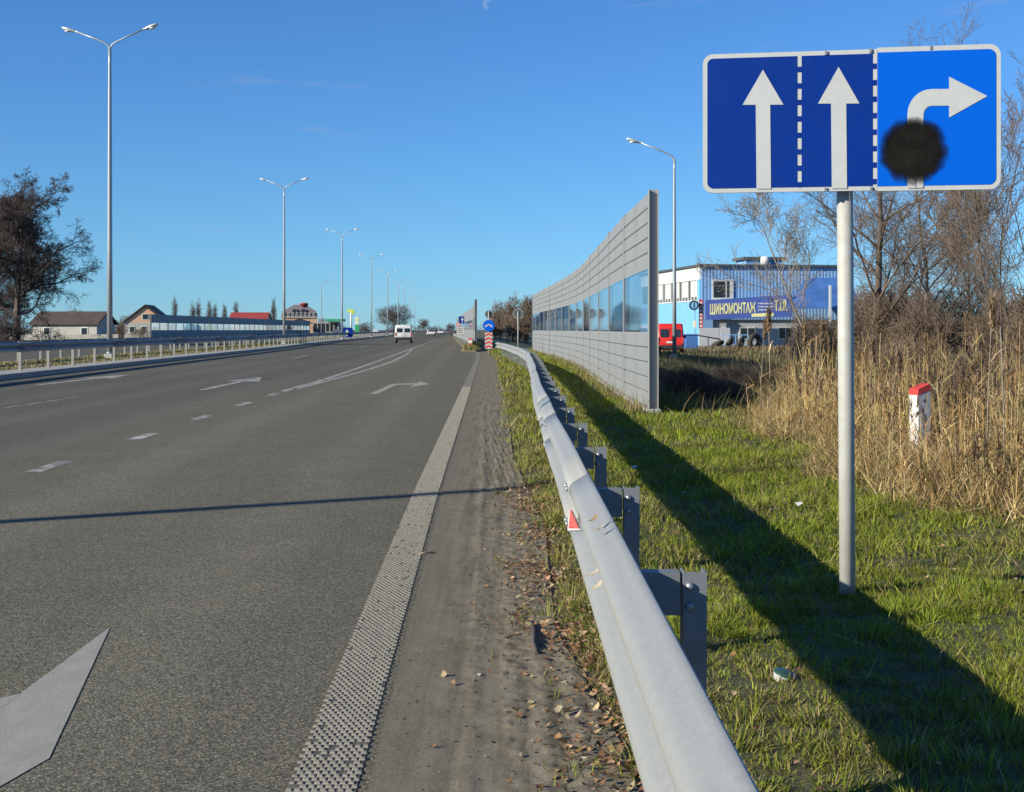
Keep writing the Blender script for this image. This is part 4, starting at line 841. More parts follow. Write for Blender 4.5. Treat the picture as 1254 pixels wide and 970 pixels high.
# ------------------------------------------------------------------ left side: houses beyond the opposite road
M['wall_white'] = simple('whitewash', (0.42, 0.41, 0.37), 0.85, 0, 0.12, 0.7, dirt=(0.35, 0.33, 0.28)); M['roof_brown'] = simple('brown_roof', (0.075, 0.055, 0.045), 0.85, 0, 0.25, 1)
M['roof_red'] = simple('red_roof', (0.30, 0.045, 0.035), 0.7, 0, 0.12, 0.7); M['peach'] = simple('peach_render', (0.60, 0.36, 0.22), 0.8, 0, 0.08, 0.5); M['roof_grey'] = simple('mauve_roof', (0.19, 0.16, 0.17), 0.7, 0, 0.15, 0.8)
def house(name, loc, rz, L_, W_, hw_, hr, wall, roof, label, gable_x=False, wins=(), ov=0.3):
    h = empty(name, loc, rz, label, 'house'); MB().box(0, L_, 0, W_, -0.2, hw_).build('wall', wall, h)
    mb = MB()
    if gable_x:   # ridge runs away from us, gable faces the camera
        pts = [(-ov, hw_ - 0.1), (L_/2, hw_ + hr + 0.18), (L_ + ov, hw_ - 0.1), (L_ + ov, hw_ + 0.08), (L_/2, hw_ + hr + 0.38), (-ov, hw_ + 0.08)]; mb.prism([(L_/2, hw_+hr+0.18), (L_+ov, hw_-0.1), (L_+ov, hw_+0.08), (L_/2, hw_+hr+0.38)], -ov, W_ + ov, 'y'); mb.prism([(-ov, hw_-0.1), (L_/2, hw_+hr+0.18), (L_/2, hw_+hr+0.38), (-ov, hw_+0.08)], -ov, W_+ov, 'y')
        MB().prism([(0, hw_ + 0.002), (L_, hw_ + 0.002), (L_/2, hw_ + hr)], 0.0, W_, 'y').build('gable', M['peach'], h)
    else:
        mb.prism([(-ov, hw_ - 0.05), (W_/2, hw_ + hr), (W_ + ov, hw_ - 0.05), (W_ + ov, hw_ + 0.12), (W_/2, hw_ + hr + 0.18), (-ov, hw_ + 0.12)], -ov, L_ + ov, 'x')
        MB().prism([(0.05, hw_ + 0.002), (W_ - 0.05, hw_ + 0.002), (W_/2, hw_ + hr - 0.12)], 0.02, L_ - 0.02, 'x').build('gable', wall, h)
    mb.build('roof', roof, h)
    for (x0, x1, z0, z1) in wins:
        w = MB().box(x0, x1, -0.05, -0.004, z0, z1).build('window', M['white_paint'], h); MB().box(x0 + .1, x1 - .1, -0.07, -0.052, z0 + .1, z1 - .1).build('pane', M['dark_glass'], w)
    return h
p = at(40, 404, 150); house('white_house', (p.x, 150, 0), math.radians(-6), 7.2, 5.0, 2.0, 1.25, M['wall_white'], M['roof_brown'], 'long low white house with a dark roof behind the big bare tree', wins=((1.2, 2.0, .8, 1.7), (5.4, 6.2, .8, 1.7)))
p = at(152, 404, 222); house('gabled_house', (p.x, 222, 0), math.radians(6), 6.6, 9.0, 2.6, 2.5, M['wall_white'], M['roof_brown'], 'house with an orange gable beside the end of the shaded barrier', True, wins=((0.8, 1.7, .9, 2.0), (2.6, 3.5, .9, 2.0), (4.4, 5.3, .9, 2.0), (2.8, 3.9, 3.0, 4.0)))
p = at(281, 404, 320); house('red_roofed_house', (p.x, 320, 0), 0, 8.4, 7.0, 3.6, 1.7, M['wall_white'], M['roof_red'], 'house whose plain red roof shows above the shaded barrier')
p = at(345, 404, 372); pb = empty('peach_building', (p.x, 372, 0), math.radians(8), 'large peach coloured house with a mansard roof and turret', 'house')
MB().box(0, 9.4, 0, 8, -0.2, 4.6).build('wall', M['peach'], pb); MB().box(-0.25, 9.65, -0.25, 8.25, 4.602, 4.85).build('cornice', M['wall_white'], pb)
mb = MB(); mb.add([(-0.2, -0.2, 4.852), (9.6, -0.2, 4.852), (9.6, 8.2, 4.852), (-0.2, 8.2, 4.852), (0.2, 0.3, 6.4), (9.2, 0.3, 6.4), (9.2, 7.7, 6.4), (0.2, 7.7, 6.4), (3.2, 3.2, 8.2), (6.3, 3.2, 8.2), (6.3, 5, 8.2), (3.2, 5, 8.2)], [(0, 1, 5, 4), (1, 2, 6, 5), (2, 3, 7, 6), (3, 0, 4, 7), (4, 5, 9, 8), (5, 6, 10, 9), (6, 7, 11, 10), (7, 4, 8, 11), (8, 9, 10, 11), (3, 2, 1, 0)]); rfp = mb.build('roof', M['roof_grey'], pb)
MB().lathe([(1.0, 7.4), (1.0, 8.25), (1.3, 8.3), (1.2, 8.5), (0.4, 8.75)], 4, (5.9, 2.8, 0)).build('turret', M['roof_red'], pb)
for k in range(8):
    x = 0.35 + 1.12*k
    w = MB().box(x, x + 0.62, -0.22, -0.02, 4.95, 6.1).build('window', M['wall_white'], pb); MB().box(x + .12, x + .5, -0.24, -0.222, 5.15, 5.95).build('pane', M['roof_grey'], w)
for x in (3.3, 5.6): d_ = MB().lathe([(0.75, -0.4), (0.75, 0.6)], 12, (x, 0.3, 6.5), 'y').build('dormer', M['roof_grey'], pb); MB().box(x - .4, x + .4, -0.16, -0.11, 6.1, 6.9).build('pane', M['dark_glass'], d_)
for (x, a, b_) in ((1.4, 1.6, 3.4), (2.3, 1.6, 3.4), (4.2, 1.9, 3.0), (5.9, 1.8, 3.3)): w = MB().box(x, x + 0.7, -0.04, -0.004, a, b_).build('window', M['dark_glass'], pb)
mb = MB().prism([(2.5, 3.6), (4.8, 4.3), (7.0, 3.6), (7.0, 3.75), (4.8, 4.5), (2.5, 3.75)], -0.8, -0.003, 'y').build('porch_roof', M['roof_brown'], pb)
# roadside picket wall left of the barrier
yw = empty('garden_wall', (at(5, 404, 138).x, 138, 0), 0, 'low pale garden wall at the foot of the big bare tree', 'wall')
for k in range(6): MB().bbox(1.9*k, 1.9*k + 1.86, 0, 0.12, -0.2, 0.95, 0.02).build('panel', M['wall_white'], yw)

# ------------------------------------------------------------------ trees
def tubes(P0, P1, R0, R1, k=4):
    P0 = np.asarray(P0, float); P1 = np.asarray(P1, float); d = P1 - P0; d /= np.linalg.norm(d, axis=1, keepdims=True) + 1e-9
    ref = np.where(np.abs(d[:, 2:3]) < 0.9, np.array([[0, 0, 1.0]]), np.array([[0, 1.0, 0]])); u = np.cross(d, ref); u /= np.linalg.norm(u, axis=1, keepdims=True) + 1e-9; w = np.cross(d, u)
    a = 2*np.pi*np.arange(k)/k; ring = u[:, None]*np.cos(a)[None, :, None] + w[:, None]*np.sin(a)[None, :, None]
    V = np.concatenate([P0[:, None] + ring*np.asarray(R0)[:, None, None], P1[:, None] + ring*np.asarray(R1)[:, None, None]], 1)
    j = np.arange(k); f = np.stack([j, (j+1) % k, (j+1) % k + k, j + k], 1); Fq = (np.arange(len(P0))[:, None, None]*2*k + f).reshape(-1, 4)
    return V.reshape(-1, 3), Fq
def grow(rd, p, d, Ln, r, lev, S_, segs):
    n = S_['n'][lev]; step = Ln/n; last = lev == len(S_['n'])-1; r_end = max(r*S_['taper'][lev], S_['rmin'])
    for i in range(n):
        d = (d + Vector((rd.gauss(0, 1), rd.gauss(0, 1), rd.gauss(0, 1)))*S_['wig'][lev] + Vector((0, 0, S_['up'][lev]))).normalized()
        q = p + d*step; ra = r + (r_end - r)*i/n; rb = r + (r_end - r)*(i+1)/n; segs[lev].append((p.copy(), q.copy(), ra, rb)); p = q
        t = (i+1)/n
        if not last and t >= S_['start'][lev]:
            kf = S_['kids'][lev]; k = int(kf) + (rd.random() < kf - int(kf))
            for _ in range(k):
                ax = d.cross(Vector((rd.gauss(0, 1), rd.gauss(0, 1), rd.gauss(0, 1)))).normalized(); an = math.radians(S_['ang'][lev]*rd.uniform(.7, 1.25))
                nd = Matrix.Rotation(an, 3, ax) @ d
                grow(rd, p.copy(), nd, Ln*S_['ratio'][lev]*rd.uniform(.65, 1.15)*(1.15 - 0.5*t), rb*S_['rr'][lev]*rd.uniform(.75, 1.05), lev + 1, S_, segs)
def tree(loc, H, r0, S_, seed, label, name='bare_tree', bark='bark', twig=None, lean=(0, 0), stems=1, group=None, cat='tree'):
    rd = random.Random(seed); segs = [[] for _ in S_['n']]
    for s in range(stems):
        d = Vector((lean[0] + (rd.uniform(-.25, .25) if stems > 1 else 0), lean[1] + (rd.uniform(-.2, .2) if stems > 1 else 0), 1)).normalized()
        grow(rd, Vector((rd.uniform(-.2, .2)*(stems > 1), rd.uniform(-.2, .2)*(stems > 1), -0.15)), d, H*(rd.uniform(.75, 1) if stems > 1 else 1), r0, 0, S_, segs)
    r = empty(name, loc, 0, label, cat, group)
    def put(levels, nm, mat, k):
        sg_ = [s for lv in levels for s in segs[lv]]
        if not sg_: return
        V, Fq = tubes([tuple(s[0]) for s in sg_], [tuple(s[1]) for s in sg_], np.array([s[2] for s in sg_]), np.array([s[3] for s in sg_]), k); link(nm, fast_mesh(nm, V, Fq, True), M[mat], r)
    n0 = len(segs[0])//stems
    for s in range(stems):
        q_ = segs[0][s*n0:(s+1)*n0]; V, Fq = tubes([tuple(a[0]) for a in q_], [tuple(a[1]) for a in q_], np.array([a[2] for a in q_]), np.array([a[3] for a in q_]), 8); link('trunk', fast_mesh('trunk', V, Fq, True), M[bark], r)
    put(range(1, len(segs)), 'crown', twig or bark, 4)
    return r
SP = dict(n=[9, 7, 6, 5], wig=[.06, .12, .16, .2], up=[.02, .05, .05, .03], start=[.25, .2, .15, .1], kids=[2.2, 2.0, 2.0, 0], ang=[48, 42, 40, 35], ratio=[.52, .5, .5, .4], rr=[.5, .55, .55, .5], taper=[.3, .3, .4, .5], rmin=.006)
tp = lambda px, Z: ((px - CX)/F*Z, Z, 0.0)
S1 = dict(n=[9, 7, 6, 5, 3], wig=[.06, .12, .16, .2, .22], up=[.02, .05, .05, .03, .03], start=[.18, .15, .1, .1, 0], kids=[2.4, 2.0, 1.9, .45, 0], ang=[52, 42, 40, 35, 35], ratio=[.62, .5, .5, .5, .4], rr=[.5, .55, .55, .6, .5], taper=[.3, .3, .4, .5, .5], rmin=.004)
tree(tp(1068, 44), 7.4, 0.15, S1, 11, 'bare tree with a dark trunk directly behind the sign pole', bark='bark', twig='twig_brown', group='bare trees behind the reeds')
tree(tp(1010, 40), 5.0, 0.038, dict(SP, start=[.3, .2, .2, .1], ang=[35, 35, 35, 30]), 12, 'pale thin tree leaning left in front of the workshop canopy', bark='bark_light', twig='bark_light', lean=(-.45, 0), group='bare trees behind the reeds')
tree(tp(1142, 47), 6.4, 0.10, dict(S1, kids=[2.0, 2.0, 2, .5, 0]), 13, 'pale barked bare tree right of the sign pole', bark='bark_light', twig='twig_brown', lean=(-.12, 0), group='bare trees behind the reeds')
S2 = dict(SP, ang=[26, 28, 30, 30], kids=[1.4, 1.3, 1.3, 0], up=[.03, .08, .07, .05], ratio=[.5, .48, .45, .4])
tree(tp(1244, 30), 6.0, 0.026, S2, 14, 'tall whippy sapling rising beside the right edge of the sign', bark='bark', twig='twig_brown', stems=3, group='bare trees behind the reeds')
tree(tp(1274, 34), 6.8, 0.03, S2, 15, 'tall whippy sapling at the right border of the picture', bark='bark', twig='twig_brown', stems=3, group='bare trees behind the reeds')
tree(tp(1192, 52), 5.6, 0.05, SP, 16, 'spreading bare tree over the brown thicket', bark='bark', twig='twig_brown', stems=2, group='bare trees behind the reeds')
tree(tp(1108, 60), 6.4, 0.06, dict(SP, kids=[1.7, 1.7, 1.8, 0]), 17, 'bare tree farther back between the two nearer trees', bark='bark', twig='twig_brown', stems=2, group='bare trees behind the reeds')
# big dense tree on the left
SL = dict(n=[8, 8, 7, 5, 4], wig=[.04, .14, .2, .25, .3], up=[.0, .05, .0, -.02, -.03], start=[.14, .15, .1, .1, .2], kids=[4.4, 2.0, 1.8, 1.6, 0], ang=[60, 45, 45, 45, 40], ratio=[.55, .46, .45, .5, .4], rr=[.5, .5, .5, .5, .5], taper=[.35, .3, .4, .5, .6], rmin=.014)
tree(tp(20, 120), 11.5, 0.36, SL, 27, 'big dark bare tree at the left edge', 'broad_bare_tree', 'bark_dark', 'bark_dark')
tree(tp(-45, 128), 10.5, 0.36, SL, 22, 'second dark bare tree, only its right side in view', 'broad_bare_tree', 'bark_dark', 'bark_dark')
def twig_cloud(n, c, rad, seed, l=(0.3, 0.8), r=0.012, base=None, shell=0.45):
    g_ = np.random.default_rng(seed); v = g_.standard_normal((n, 3)); v /= np.linalg.norm(v, axis=1, keepdims=True); s = g_.random(n)**shell
    lump = 1 + 0.22*np.sin(v[:, 0]*4 + seed) * np.cos(v[:, 2]*5 + seed*2) + 0.12*np.sin(v[:, 1]*9 + v[:, 2]*7 + seed)
    P = np.array(c) + v*np.array(rad)*(s*lump)[:, None]; b = np.array(c) - [0, 0, rad[2]] if base is None else np.array(base)
    d = P - b; d /= np.linalg.norm(d, axis=1, keepdims=True) + 1e-6; d = d*0.8 + g_.standard_normal((n, 3))*0.5; d /= np.linalg.norm(d, axis=1, keepdims=True); L_ = g_.uniform(*l, n)
    return tubes(P - d*L_[:, None]*.5, P + d*L_[:, None]*.5, np.full(n, r), np.full(n, r*.5), 3)
def cloud_tree(px, Z, top, w, label, name='bare_tree', n=900, mat='twig_far', group=None, r=0.03, bottom=0.25, seed=1, l=None, cat='tree'):
    "crown of twigs; top: photo row of the tip, w: crown width in photo pixels"
    H = CAMH + (HOR - top)*Z/F; W_ = w*Z/F/2; t = empty(name, ((px - CX)/F*Z, Z, 0), 0, label, cat, group)
    MB().tube([(0, 0, -0.2), (0.02*H, 0, H*.4), (0, 0, H*.85)], [H*.022, H*.016, H*.005], 7).build('trunk', M['bark'], t)
    lo = H*bottom; V, Fq = twig_cloud(n, (0, 0, (H + lo)/2), (W_, W_, (H - lo)/2), seed, l or (H*.05, H*.16), r, (0, 0, lo*0.5))
    link('crown', fast_mesh('crown', V, Fq, True), M[mat], t); return t
cloud_tree(482, 400, 373, 46, 'round bare tree behind the far lamp posts', 'round_bare_tree', 2600, r=0.035, seed=3)
for k, (px, top) in enumerate(((214, 364), (236, 369), (243, 367), (256, 367), (263, 371), (275, 372), (289, 368))):
    cloud_tree(px, 430, top, 7, ['slender poplar right above the gabled house', 'slender poplar, second from the gabled house', 'slender poplar, third from the gabled house', 'slender poplar in the middle of the row', 'slender poplar, third from the red roof', 'slender poplar, second from the red roof', 'slender poplar just left of the red roof'][k], 'poplar_tree', 420, group='poplars behind the shaded barrier', r=0.035, bottom=.12, seed=30 + k)
cloud_tree(335, 420, 363, 7, 'lone poplar left of the peach house', 'poplar_tree', 420, group='poplars behind the shaded barrier', r=0.035, bottom=.1, seed=40)
for k, (px, Z, top, w, lb) in enumerate(((612, 190, 371, 26, 'brown bare tree behind the chevron board'), (628, 175, 364, 30, 'brown bare tree behind the round sign pole'), (646, 170, 362, 28, 'brown bare tree beside the barrier end'), (662, 200, 362, 34, 'brown bare tree behind the panes of the noise barrier'), (606, 240, 384, 22, 'low bare tree left of the chevron board'), (636, 150, 384, 40, 'low brown thicket under the round sign'))):
    cloud_tree(px, Z, top, w, lb, n=1500, mat='twig_brown', group='bare trees beyond the noise barrier', r=0.03, seed=50 + k, bottom=.05)
cloud_tree(519, 520, 390, 15, 'small bare tree ahead right of the white van', n=700, r=0.05, seed=61); cloud_tree(552, 560, 396, 12, 'farthest bare tree at the end of the road', n=600, r=0.05, seed=62)
cloud_tree(158, 240, 386, 26, 'brown shrubs between the lamp and the gabled house', 'bare_shrub', 1200, 'twig_brown', r=0.03, seed=63, bottom=.03, cat='shrub')
cloud_tree(8, 110, 382, 60, 'brown shrub under the big dark tree', 'bare_shrub', 2200, 'bark_dark', r=0.02, seed=64, bottom=.02, cat='shrub')
cloud_tree(60, 112, 402, 50, 'low brown shrub in front of the white house', 'bare_shrub', 700, 'bark_dark', r=0.018, seed=65, bottom=.02, cat='shrub')
for k, (px, Z, top, w, lb) in enumerate(((408, 400, 394, 22, 'small bare tree beside the petrol station'), (395, 420, 389, 16, 'small bare tree behind the petrol station roof'), (447, 430, 394, 24, 'low bare tree right of the totem'))):
    cloud_tree(px, Z, top, w, lb, n=700, r=0.04, seed=70 + k, bottom=.05)
bl_lab = ['brown thicket bush just right of the sign pole', 'brown thicket bush behind the white marker post', 'brown thicket bush below the spreading tree', 'brown thicket bush at the right edge', 'dense brown bush farthest right, behind the tall saplings', 'brown bush behind the dark tree trunk', 'brown bush between the pole and the workshop', 'tall brown bush under the bare tree by the pole']
for k, (px, Z, top, w) in enumerate(((1092, 44, 352, 70), (1135, 38, 372, 80), (1182, 46, 352, 90), (1232, 40, 358, 90), (1270, 36, 345, 80), (1062, 50, 350, 60), (1000, 60, 385, 70), (1120, 56, 345, 80))):
    cloud_tree(px, Z, top, w, bl_lab[k], 'thicket_bush', 2400, 'twig_brown', 'brown bushes behind the reeds', 0.010, .0, 80 + k, (0.25, 0.75), 'bush')
for k, (px, Z, top, w, lb) in enumerate(((846, 30, 452, 70, 'dark low bramble in the shade behind the noise barrier end'), (884, 27, 468, 60, 'low bramble between the barrier end and the reeds'), (905, 33, 446, 70, 'brown bramble below the row of tyres'), (940, 29, 450, 60, 'brown bramble at the left edge of the reeds'), (1095, 21, 425, 70, 'dark dead bush right of the pole among the reeds'), (1190, 18, 428, 70, 'dark dead bush behind the marker post'))):
    cloud_tree(px, Z, top, w, lb, 'bramble_bush', 1500, 'twig_brown', 'brambles around the reed bed', 0.006, .0, 110 + k, (0.12, 0.4), 'bush')
for k, (px, Z, top, w, lb) in enumerate(((118, 160, 396, 30, 'brown shrub at the corner of the white house'), (146, 200, 392, 22, 'brown shrub left of the gabled house'), (172, 205, 401, 26, 'dark shrub in front of the gabled house'), (92, 175, 376, 26, 'bare shrub showing above the white house roof'), (250, 380, 384, 60, 'row of bare shrubs behind the shaded barrier'), (305, 390, 388, 40, 'bare shrub behind the red roof'))):
    cloud_tree(px, Z, top, w, lb, 'bare_shrub', 900, 'twig_brown', 'shrubs around the far houses', 0.022, .0, 120 + k, None, 'shrub')
# far tree line that reads as one mass
Vs, Fs = [], []; nb = 0
for k in range(70):
    X_ = -330 + 6.2*k + random.uniform(-3, 3); Zt = 780 + random.uniform(-60, 60); hgt = random.uniform(2.5, 6.5)
    V, Fq = twig_cloud(160, (X_, Zt, hgt*.45), (random.uniform(3, 7), 4, hgt*.55), 200 + k, (0.8, 2.2), 0.06); Vs.append(V); Fs.append(Fq + nb); nb += len(V)
tag(link('far_treeline', fast_mesh('treeline', np.concatenate(Vs), np.concatenate(Fs)), M['twig_far']), kind='stuff')

# ------------------------------------------------------------------ grass, reeds, leaves
def ribbons(base, head, length, width, th0, bend, nseg=2, twist=None, tipw=0.0):
    "curved blades; returns verts (n*(2*nseg+1)), triangles"
    n = len(base); pos = np.array(base, float); hx = np.stack([np.cos(head), np.sin(head), np.zeros(n)], 1)
    tw = head + np.pi/2 if twist is None else twist; side = np.stack([np.cos(tw), np.sin(tw), np.zeros(n)], 1)
    per = 2*nseg + 1; V = np.empty((n, per, 3)); st = length/nseg
    for k in range(nseg):
        wd = width*(1 - (1 - tipw)*(k/nseg)**1.5)*0.5; V[:, 2*k] = pos - side*wd[:, None]; V[:, 2*k+1] = pos + side*wd[:, None]
        th = th0 + bend*(k + 0.5)/nseg; pos = pos + (hx*np.sin(th)[:, None] + np.array([0, 0, 1.0])*np.cos(th)[:, None])*st[:, None]
    V[:, per-1] = pos; T = []
    for k in range(nseg - 1): a = 2*k; T += [(a, a+1, a+3), (a, a+3, a+2)]
    T.append((2*nseg-2, 2*nseg-1, 2*nseg)); Tt = (np.arange(n)[:, None, None]*per + np.array(T)).reshape(-1, 3)
    return V.reshape(-1, 3), Tt, per
class Veg:
    def __init__(s): s.V = []; s.T = []; s.C = []; s.n = 0
    def add(s, V, T, C): s.V.append(V); s.T.append(T + s.n); s.C.append(C); s.n += len(V)
    def rib(s, col, *a, **k):
        V, T, per = ribbons(*a, **k); s.add(V, T, np.repeat(col, per, 0))
    def build(s, name, mat): o = link(name, fast_mesh(name, np.concatenate(s.V), np.concatenate(s.T), False, np.concatenate(s.C)), mat); return tag(o, kind='stuff')
def pal(n, cols, p, jit=0.18):
    c = np.array(cols)[rng.choice(len(cols), n, p=np.array(p)/sum(p))]; return c*(1 + jit*rng.standard_normal((n, 1)))*(1 + 0.06*rng.standard_normal((n, 3)))
GREEN = [(0.180, 0.222, 0.020), (0.240, 0.272, 0.030), (0.120, 0.150, 0.020), (0.270, 0.240, 0.065), (0.300, 0.245, 0.120), (0.10, 0.07, 0.035)]
grass = Veg()
def lawn(z0, z1, dens, xr, hgt, wid, xmin=None):
    A = 0; pts = []
    n = int(dens*(z1 - z0)*14); z = rng.uniform(z0, z1, n); x = bordX(z) - 0.05 + rng.uniform(0, 14, n)
    k = (x < xr(z)); x, z = x[k], z[k]; off = x - bordX(z)
    cl = wob(x, z, 1.6, 2)*0.5 + wob(x, z, 5.3, 4)*0.5
    keep = rng.random(len(x)) < np.clip(0.40 + off*2.5, 0, 1)*np.clip(0.75 + 0.5*cl, 0.25, 1)
    x, z, cl, off = x[keep], z[keep], cl[keep], off[keep]; n = len(x)
    dry = np.clip(0.22 + 0.35*wob(x, z, 1.1, 7) + 0.25*(off < 0.5) + 0.14*(x < 1.25)*(wob(x, z, 2.3, 6) > -.1) + np.clip((x - 2.9)/1.2, 0, 0.5), 0.02, 0.9)
    gcol = pal(n, GREEN[:3], [4, 3, 2]); dcol = pal(n, GREEN[3:], [3, 3, 1.2]); col = np.where((rng.random(n) < dry)[:, None], dcol, gcol)
    h = hgt*(0.55 + 0.75*rng.random(n))*(1 + 0.55*cl); tall = rng.random(n) < 0.02; h = np.where(tall, h*1.9, h)
    # two thirds of the blades gather in tussocks and lean out of them
    sp = 0.0045*max(z0, 8)**1.1; tk = rng.random(n) < 0.66; cxx = (np.floor(x/(sp*5)) + 0.5 + 0.4*np.sin(np.floor(x/(sp*5))*12.9 + np.floor(z/(sp*6))*78.2))*sp*5; czz = (np.floor(z/(sp*6)) + 0.5 + 0.4*np.cos(np.floor(z/(sp*6))*39.3 + np.floor(x/(sp*5))*11.1))*sp*6
    u_ = np.where(tk, rng.random(n)**0.6, 0.0); x = x + (cxx - x)*u_*0.45; z = z + (czz - z)*u_*0.45; ok = x > bordX(z) - 0.06
    head = np.where(tk, np.arctan2(z - czz, x - cxx) + rng.normal(0, .5, n), rng.uniform(0, 2*np.pi, n)); tv = np.sin(np.floor(x/(sp*5))*7.7 + np.floor(z/(sp*6))*5.1); h = h*np.where(tk, 1.05 + .30*tv, .8); col = col*(1 + .15*np.where(tk, tv, 0))[:, None]
    x, z, head, h, col = x[ok], z[ok], head[ok], h[ok], col[ok]; n = len(x)
    grass.rib(np.clip(col, 0.004, 1), np.stack([x, z, verge_h(x, z) - 0.006], 1), head, h, wid*(0.7 + 0.6*rng.random(n)), rng.uniform(0.0, 0.7, n), rng.uniform(0.1, 1.5, n), 2, rng.uniform(0, np.pi, n))
lawn(2.6, 8, 7200, lambda z: 0.40*z + 0.7, 0.056, 0.0055)
lawn(8, 16, 2700, lambda z: np.minimum(0.40*z + 0.5, 6.2), 0.075, 0.0085)
lawn(16, 30, 800, lambda z: np.full_like(z, 6.0), 0.095, 0.014)
lawn(30, 95, 150, lambda z: np.full_like(z, 3.0), 0.13, 0.03)
# tufts that creep into the dirt
n = 1500; z = rng.uniform(3.4, 14, n); x = bordX(z) - np.abs(rng.normal(0, 0.09, n)); k = wob(x*4, z, 2.5, 5) > 0.25; x, z = x[k], z[k]; n = len(x)
grass.rib(np.clip(pal(n, GREEN, [3, 3, 2, 2, 2, 1]), .004, 1), np.stack([x, z, np.full(n, 0.006)], 1), rng.uniform(0, 6.28, n), rng.uniform(.03, .08, n), np.full(n, .005), rng.uniform(.2, 1.0, n), rng.uniform(0, 1.2, n))
# median and island grass
n = 9000; z = rng.uniform(36, 160, n); x = kerbX(z) - rng.uniform(1.3, 4.9, n); grass.rib(np.clip(pal(n, GREEN, [.5, 1, .5, 4, 5, 2]), .004, 1), np.stack([x, z, np.full(n, .135)], 1), rng.uniform(0, 6.28, n), rng.uniform(.03, .11, n), rng.uniform(.03, .07, n), rng.uniform(0, .6, n), rng.uniform(0, 1, n))
n = 3000; z = rng.uniform(88, 200, n); x = np.interp(z, [88, 93, 115, 200], [-2.7, -2.7, -3.1, -7.7]) + rng.uniform(-.45, .5, n); grass.rib(np.clip(pal(n, GREEN, [1, 1, 1, 4, 4, 3]), .004, 1), np.stack([x, z, np.full(n, .125)], 1), rng.uniform(0, 6.28, n), rng.uniform(.15, .55, n), rng.uniform(.04, .08, n), rng.uniform(0, .6, n), rng.uniform(0, 1, n))
grass.build('grass', M['veg'])

# dry weeds along the foot of the noise barrier and behind its end
weeds = Veg(); DRY = [(0.30, 0.235, 0.12), (0.24, 0.17, 0.085), (0.15, 0.10, 0.055), (0.10, 0.105, 0.035), (0.36, 0.30, 0.18)]
n = 7000; z = 22.5 + 70*rng.random(n)**1.5; wx = np.interp(z, [q[1] for q in near], [(q[0]-CX)/F*q[1] for q in near]); x = wx - 0.14 - np.abs(rng.normal(0, 0.22, n)); k = rng.random(n) < np.clip(0.45 + 0.9*wob(x, z, 0.9, 3), 0.05, 1); x, z = x[k], z[k]; n = len(x)
weeds.rib(np.clip(pal(n, DRY, [3, 2, 1, 2, 2]), .004, 1), np.stack([x, z, np.zeros(n)], 1), rng.uniform(0, 6.28, n), rng.uniform(.08, .42, n)*(rng.random(n)**.7 + .2), rng.uniform(.006, .016, n), rng.uniform(0, .5, n), rng.uniform(0, 1.3, n), 3)
n = 16000; z = rng.uniform(22, 60, n); x = rng.uniform(2.7, 16, n); k = (x < 0.20*z + rng.normal(0, 1, n)) & (x > 2.75); x, z = x[k], z[k]; n = len(x)
weeds.rib(np.clip(pal(n, DRY, [1, 2, 3, 4, 0.6]), .004, 1), np.stack([x, z, np.full(n, -.02)], 1), rng.uniform(0, 6.28, n), rng.uniform(.15, 1.0, n)*(0.55 + .45*wob(x, z, 1.2, 1)), rng.uniform(.010, .022, n), rng.uniform(0, .6, n), rng.uniform(0, 1.4, n), 3)
n = 1500; z = rng.uniform(84, 96, n); x = rng.uniform(12.5, 18.5, n); weeds.rib(np.clip(pal(n, DRY, [2, 2, 3, 1, 1]), .004, 1), np.stack([x, z, np.full(n, -.02)], 1), rng.uniform(0, 6.28, n), rng.uniform(.15, .6, n), rng.uniform(.03, .06, n), rng.uniform(0, .6, n), rng.uniform(0, 1.2, n))
n = 26000; z = rng.uniform(40, 112, n); x = 2.0 + rng.random(n)*0.36*z; weeds.rib(np.clip(pal(n, DRY, [1.5, 2, 2, 4, 0.8]), .004, 1), np.stack([x, z, np.full(n, -.02)], 1), rng.uniform(0, 6.28, n), rng.uniform(.06, .35, n), rng.uniform(.03, .06, n), rng.uniform(0, .6, n), rng.uniform(0, 1.2, n))
weeds.build('dry_weeds', M['veg'])

# reed bed
reeds = Veg(); STRAW = [(0.52, 0.385, 0.17), (0.44, 0.30, 0.115), (0.58, 0.46, 0.25), (0.32, 0.205, 0.085), (0.17, 0.11, 0.055)]
def reed_front(z): return 3.45 + 0.35*np.sin(z*0.9) + 0.18*np.sin(z*2.7 + 1)
n = 8000; z = 7.5 + 26*rng.random(n)**0.8; x = reed_front(z) + np.abs(rng.normal(0, 1, n))**1.3*1.9
k = (x < 0.43*z + 0.8) & (x > 0.20*z + 0.05 + 0.35*rng.standard_normal(n)) & (rng.random(n) < np.clip(.58 + .95*wob(x, z, 1.9, 5), .08, 1)); x, z = x[k], z[k]; n = len(x); dep = np.clip((x - reed_front(z))/1.3, 0, 1)
h = (0.38 + 0.82*dep*rng.random(n)**.6 + 0.22*rng.random(n))*(1 + .25*wob(x, z, 1.1, 9)); kmz = (np.abs(x/z - .291) < .016) & (z < 15.0); h = np.where(kmz, h*np.where(rng.random(n) < .6, .95, .5), h); th = np.abs(rng.normal(0.10, 0.16, n)); hd = rng.uniform(0, 6.28, n); bent = rng.random(n) < 0.22; th = np.where(bent, rng.uniform(.5, 1.3, n), th)
base = np.stack([x, z, np.full(n, -0.03)], 1); dirv = np.stack([np.cos(hd)*np.sin(th), np.sin(hd)*np.sin(th), np.cos(th)], 1); tip = base + dirv*h[:, None]
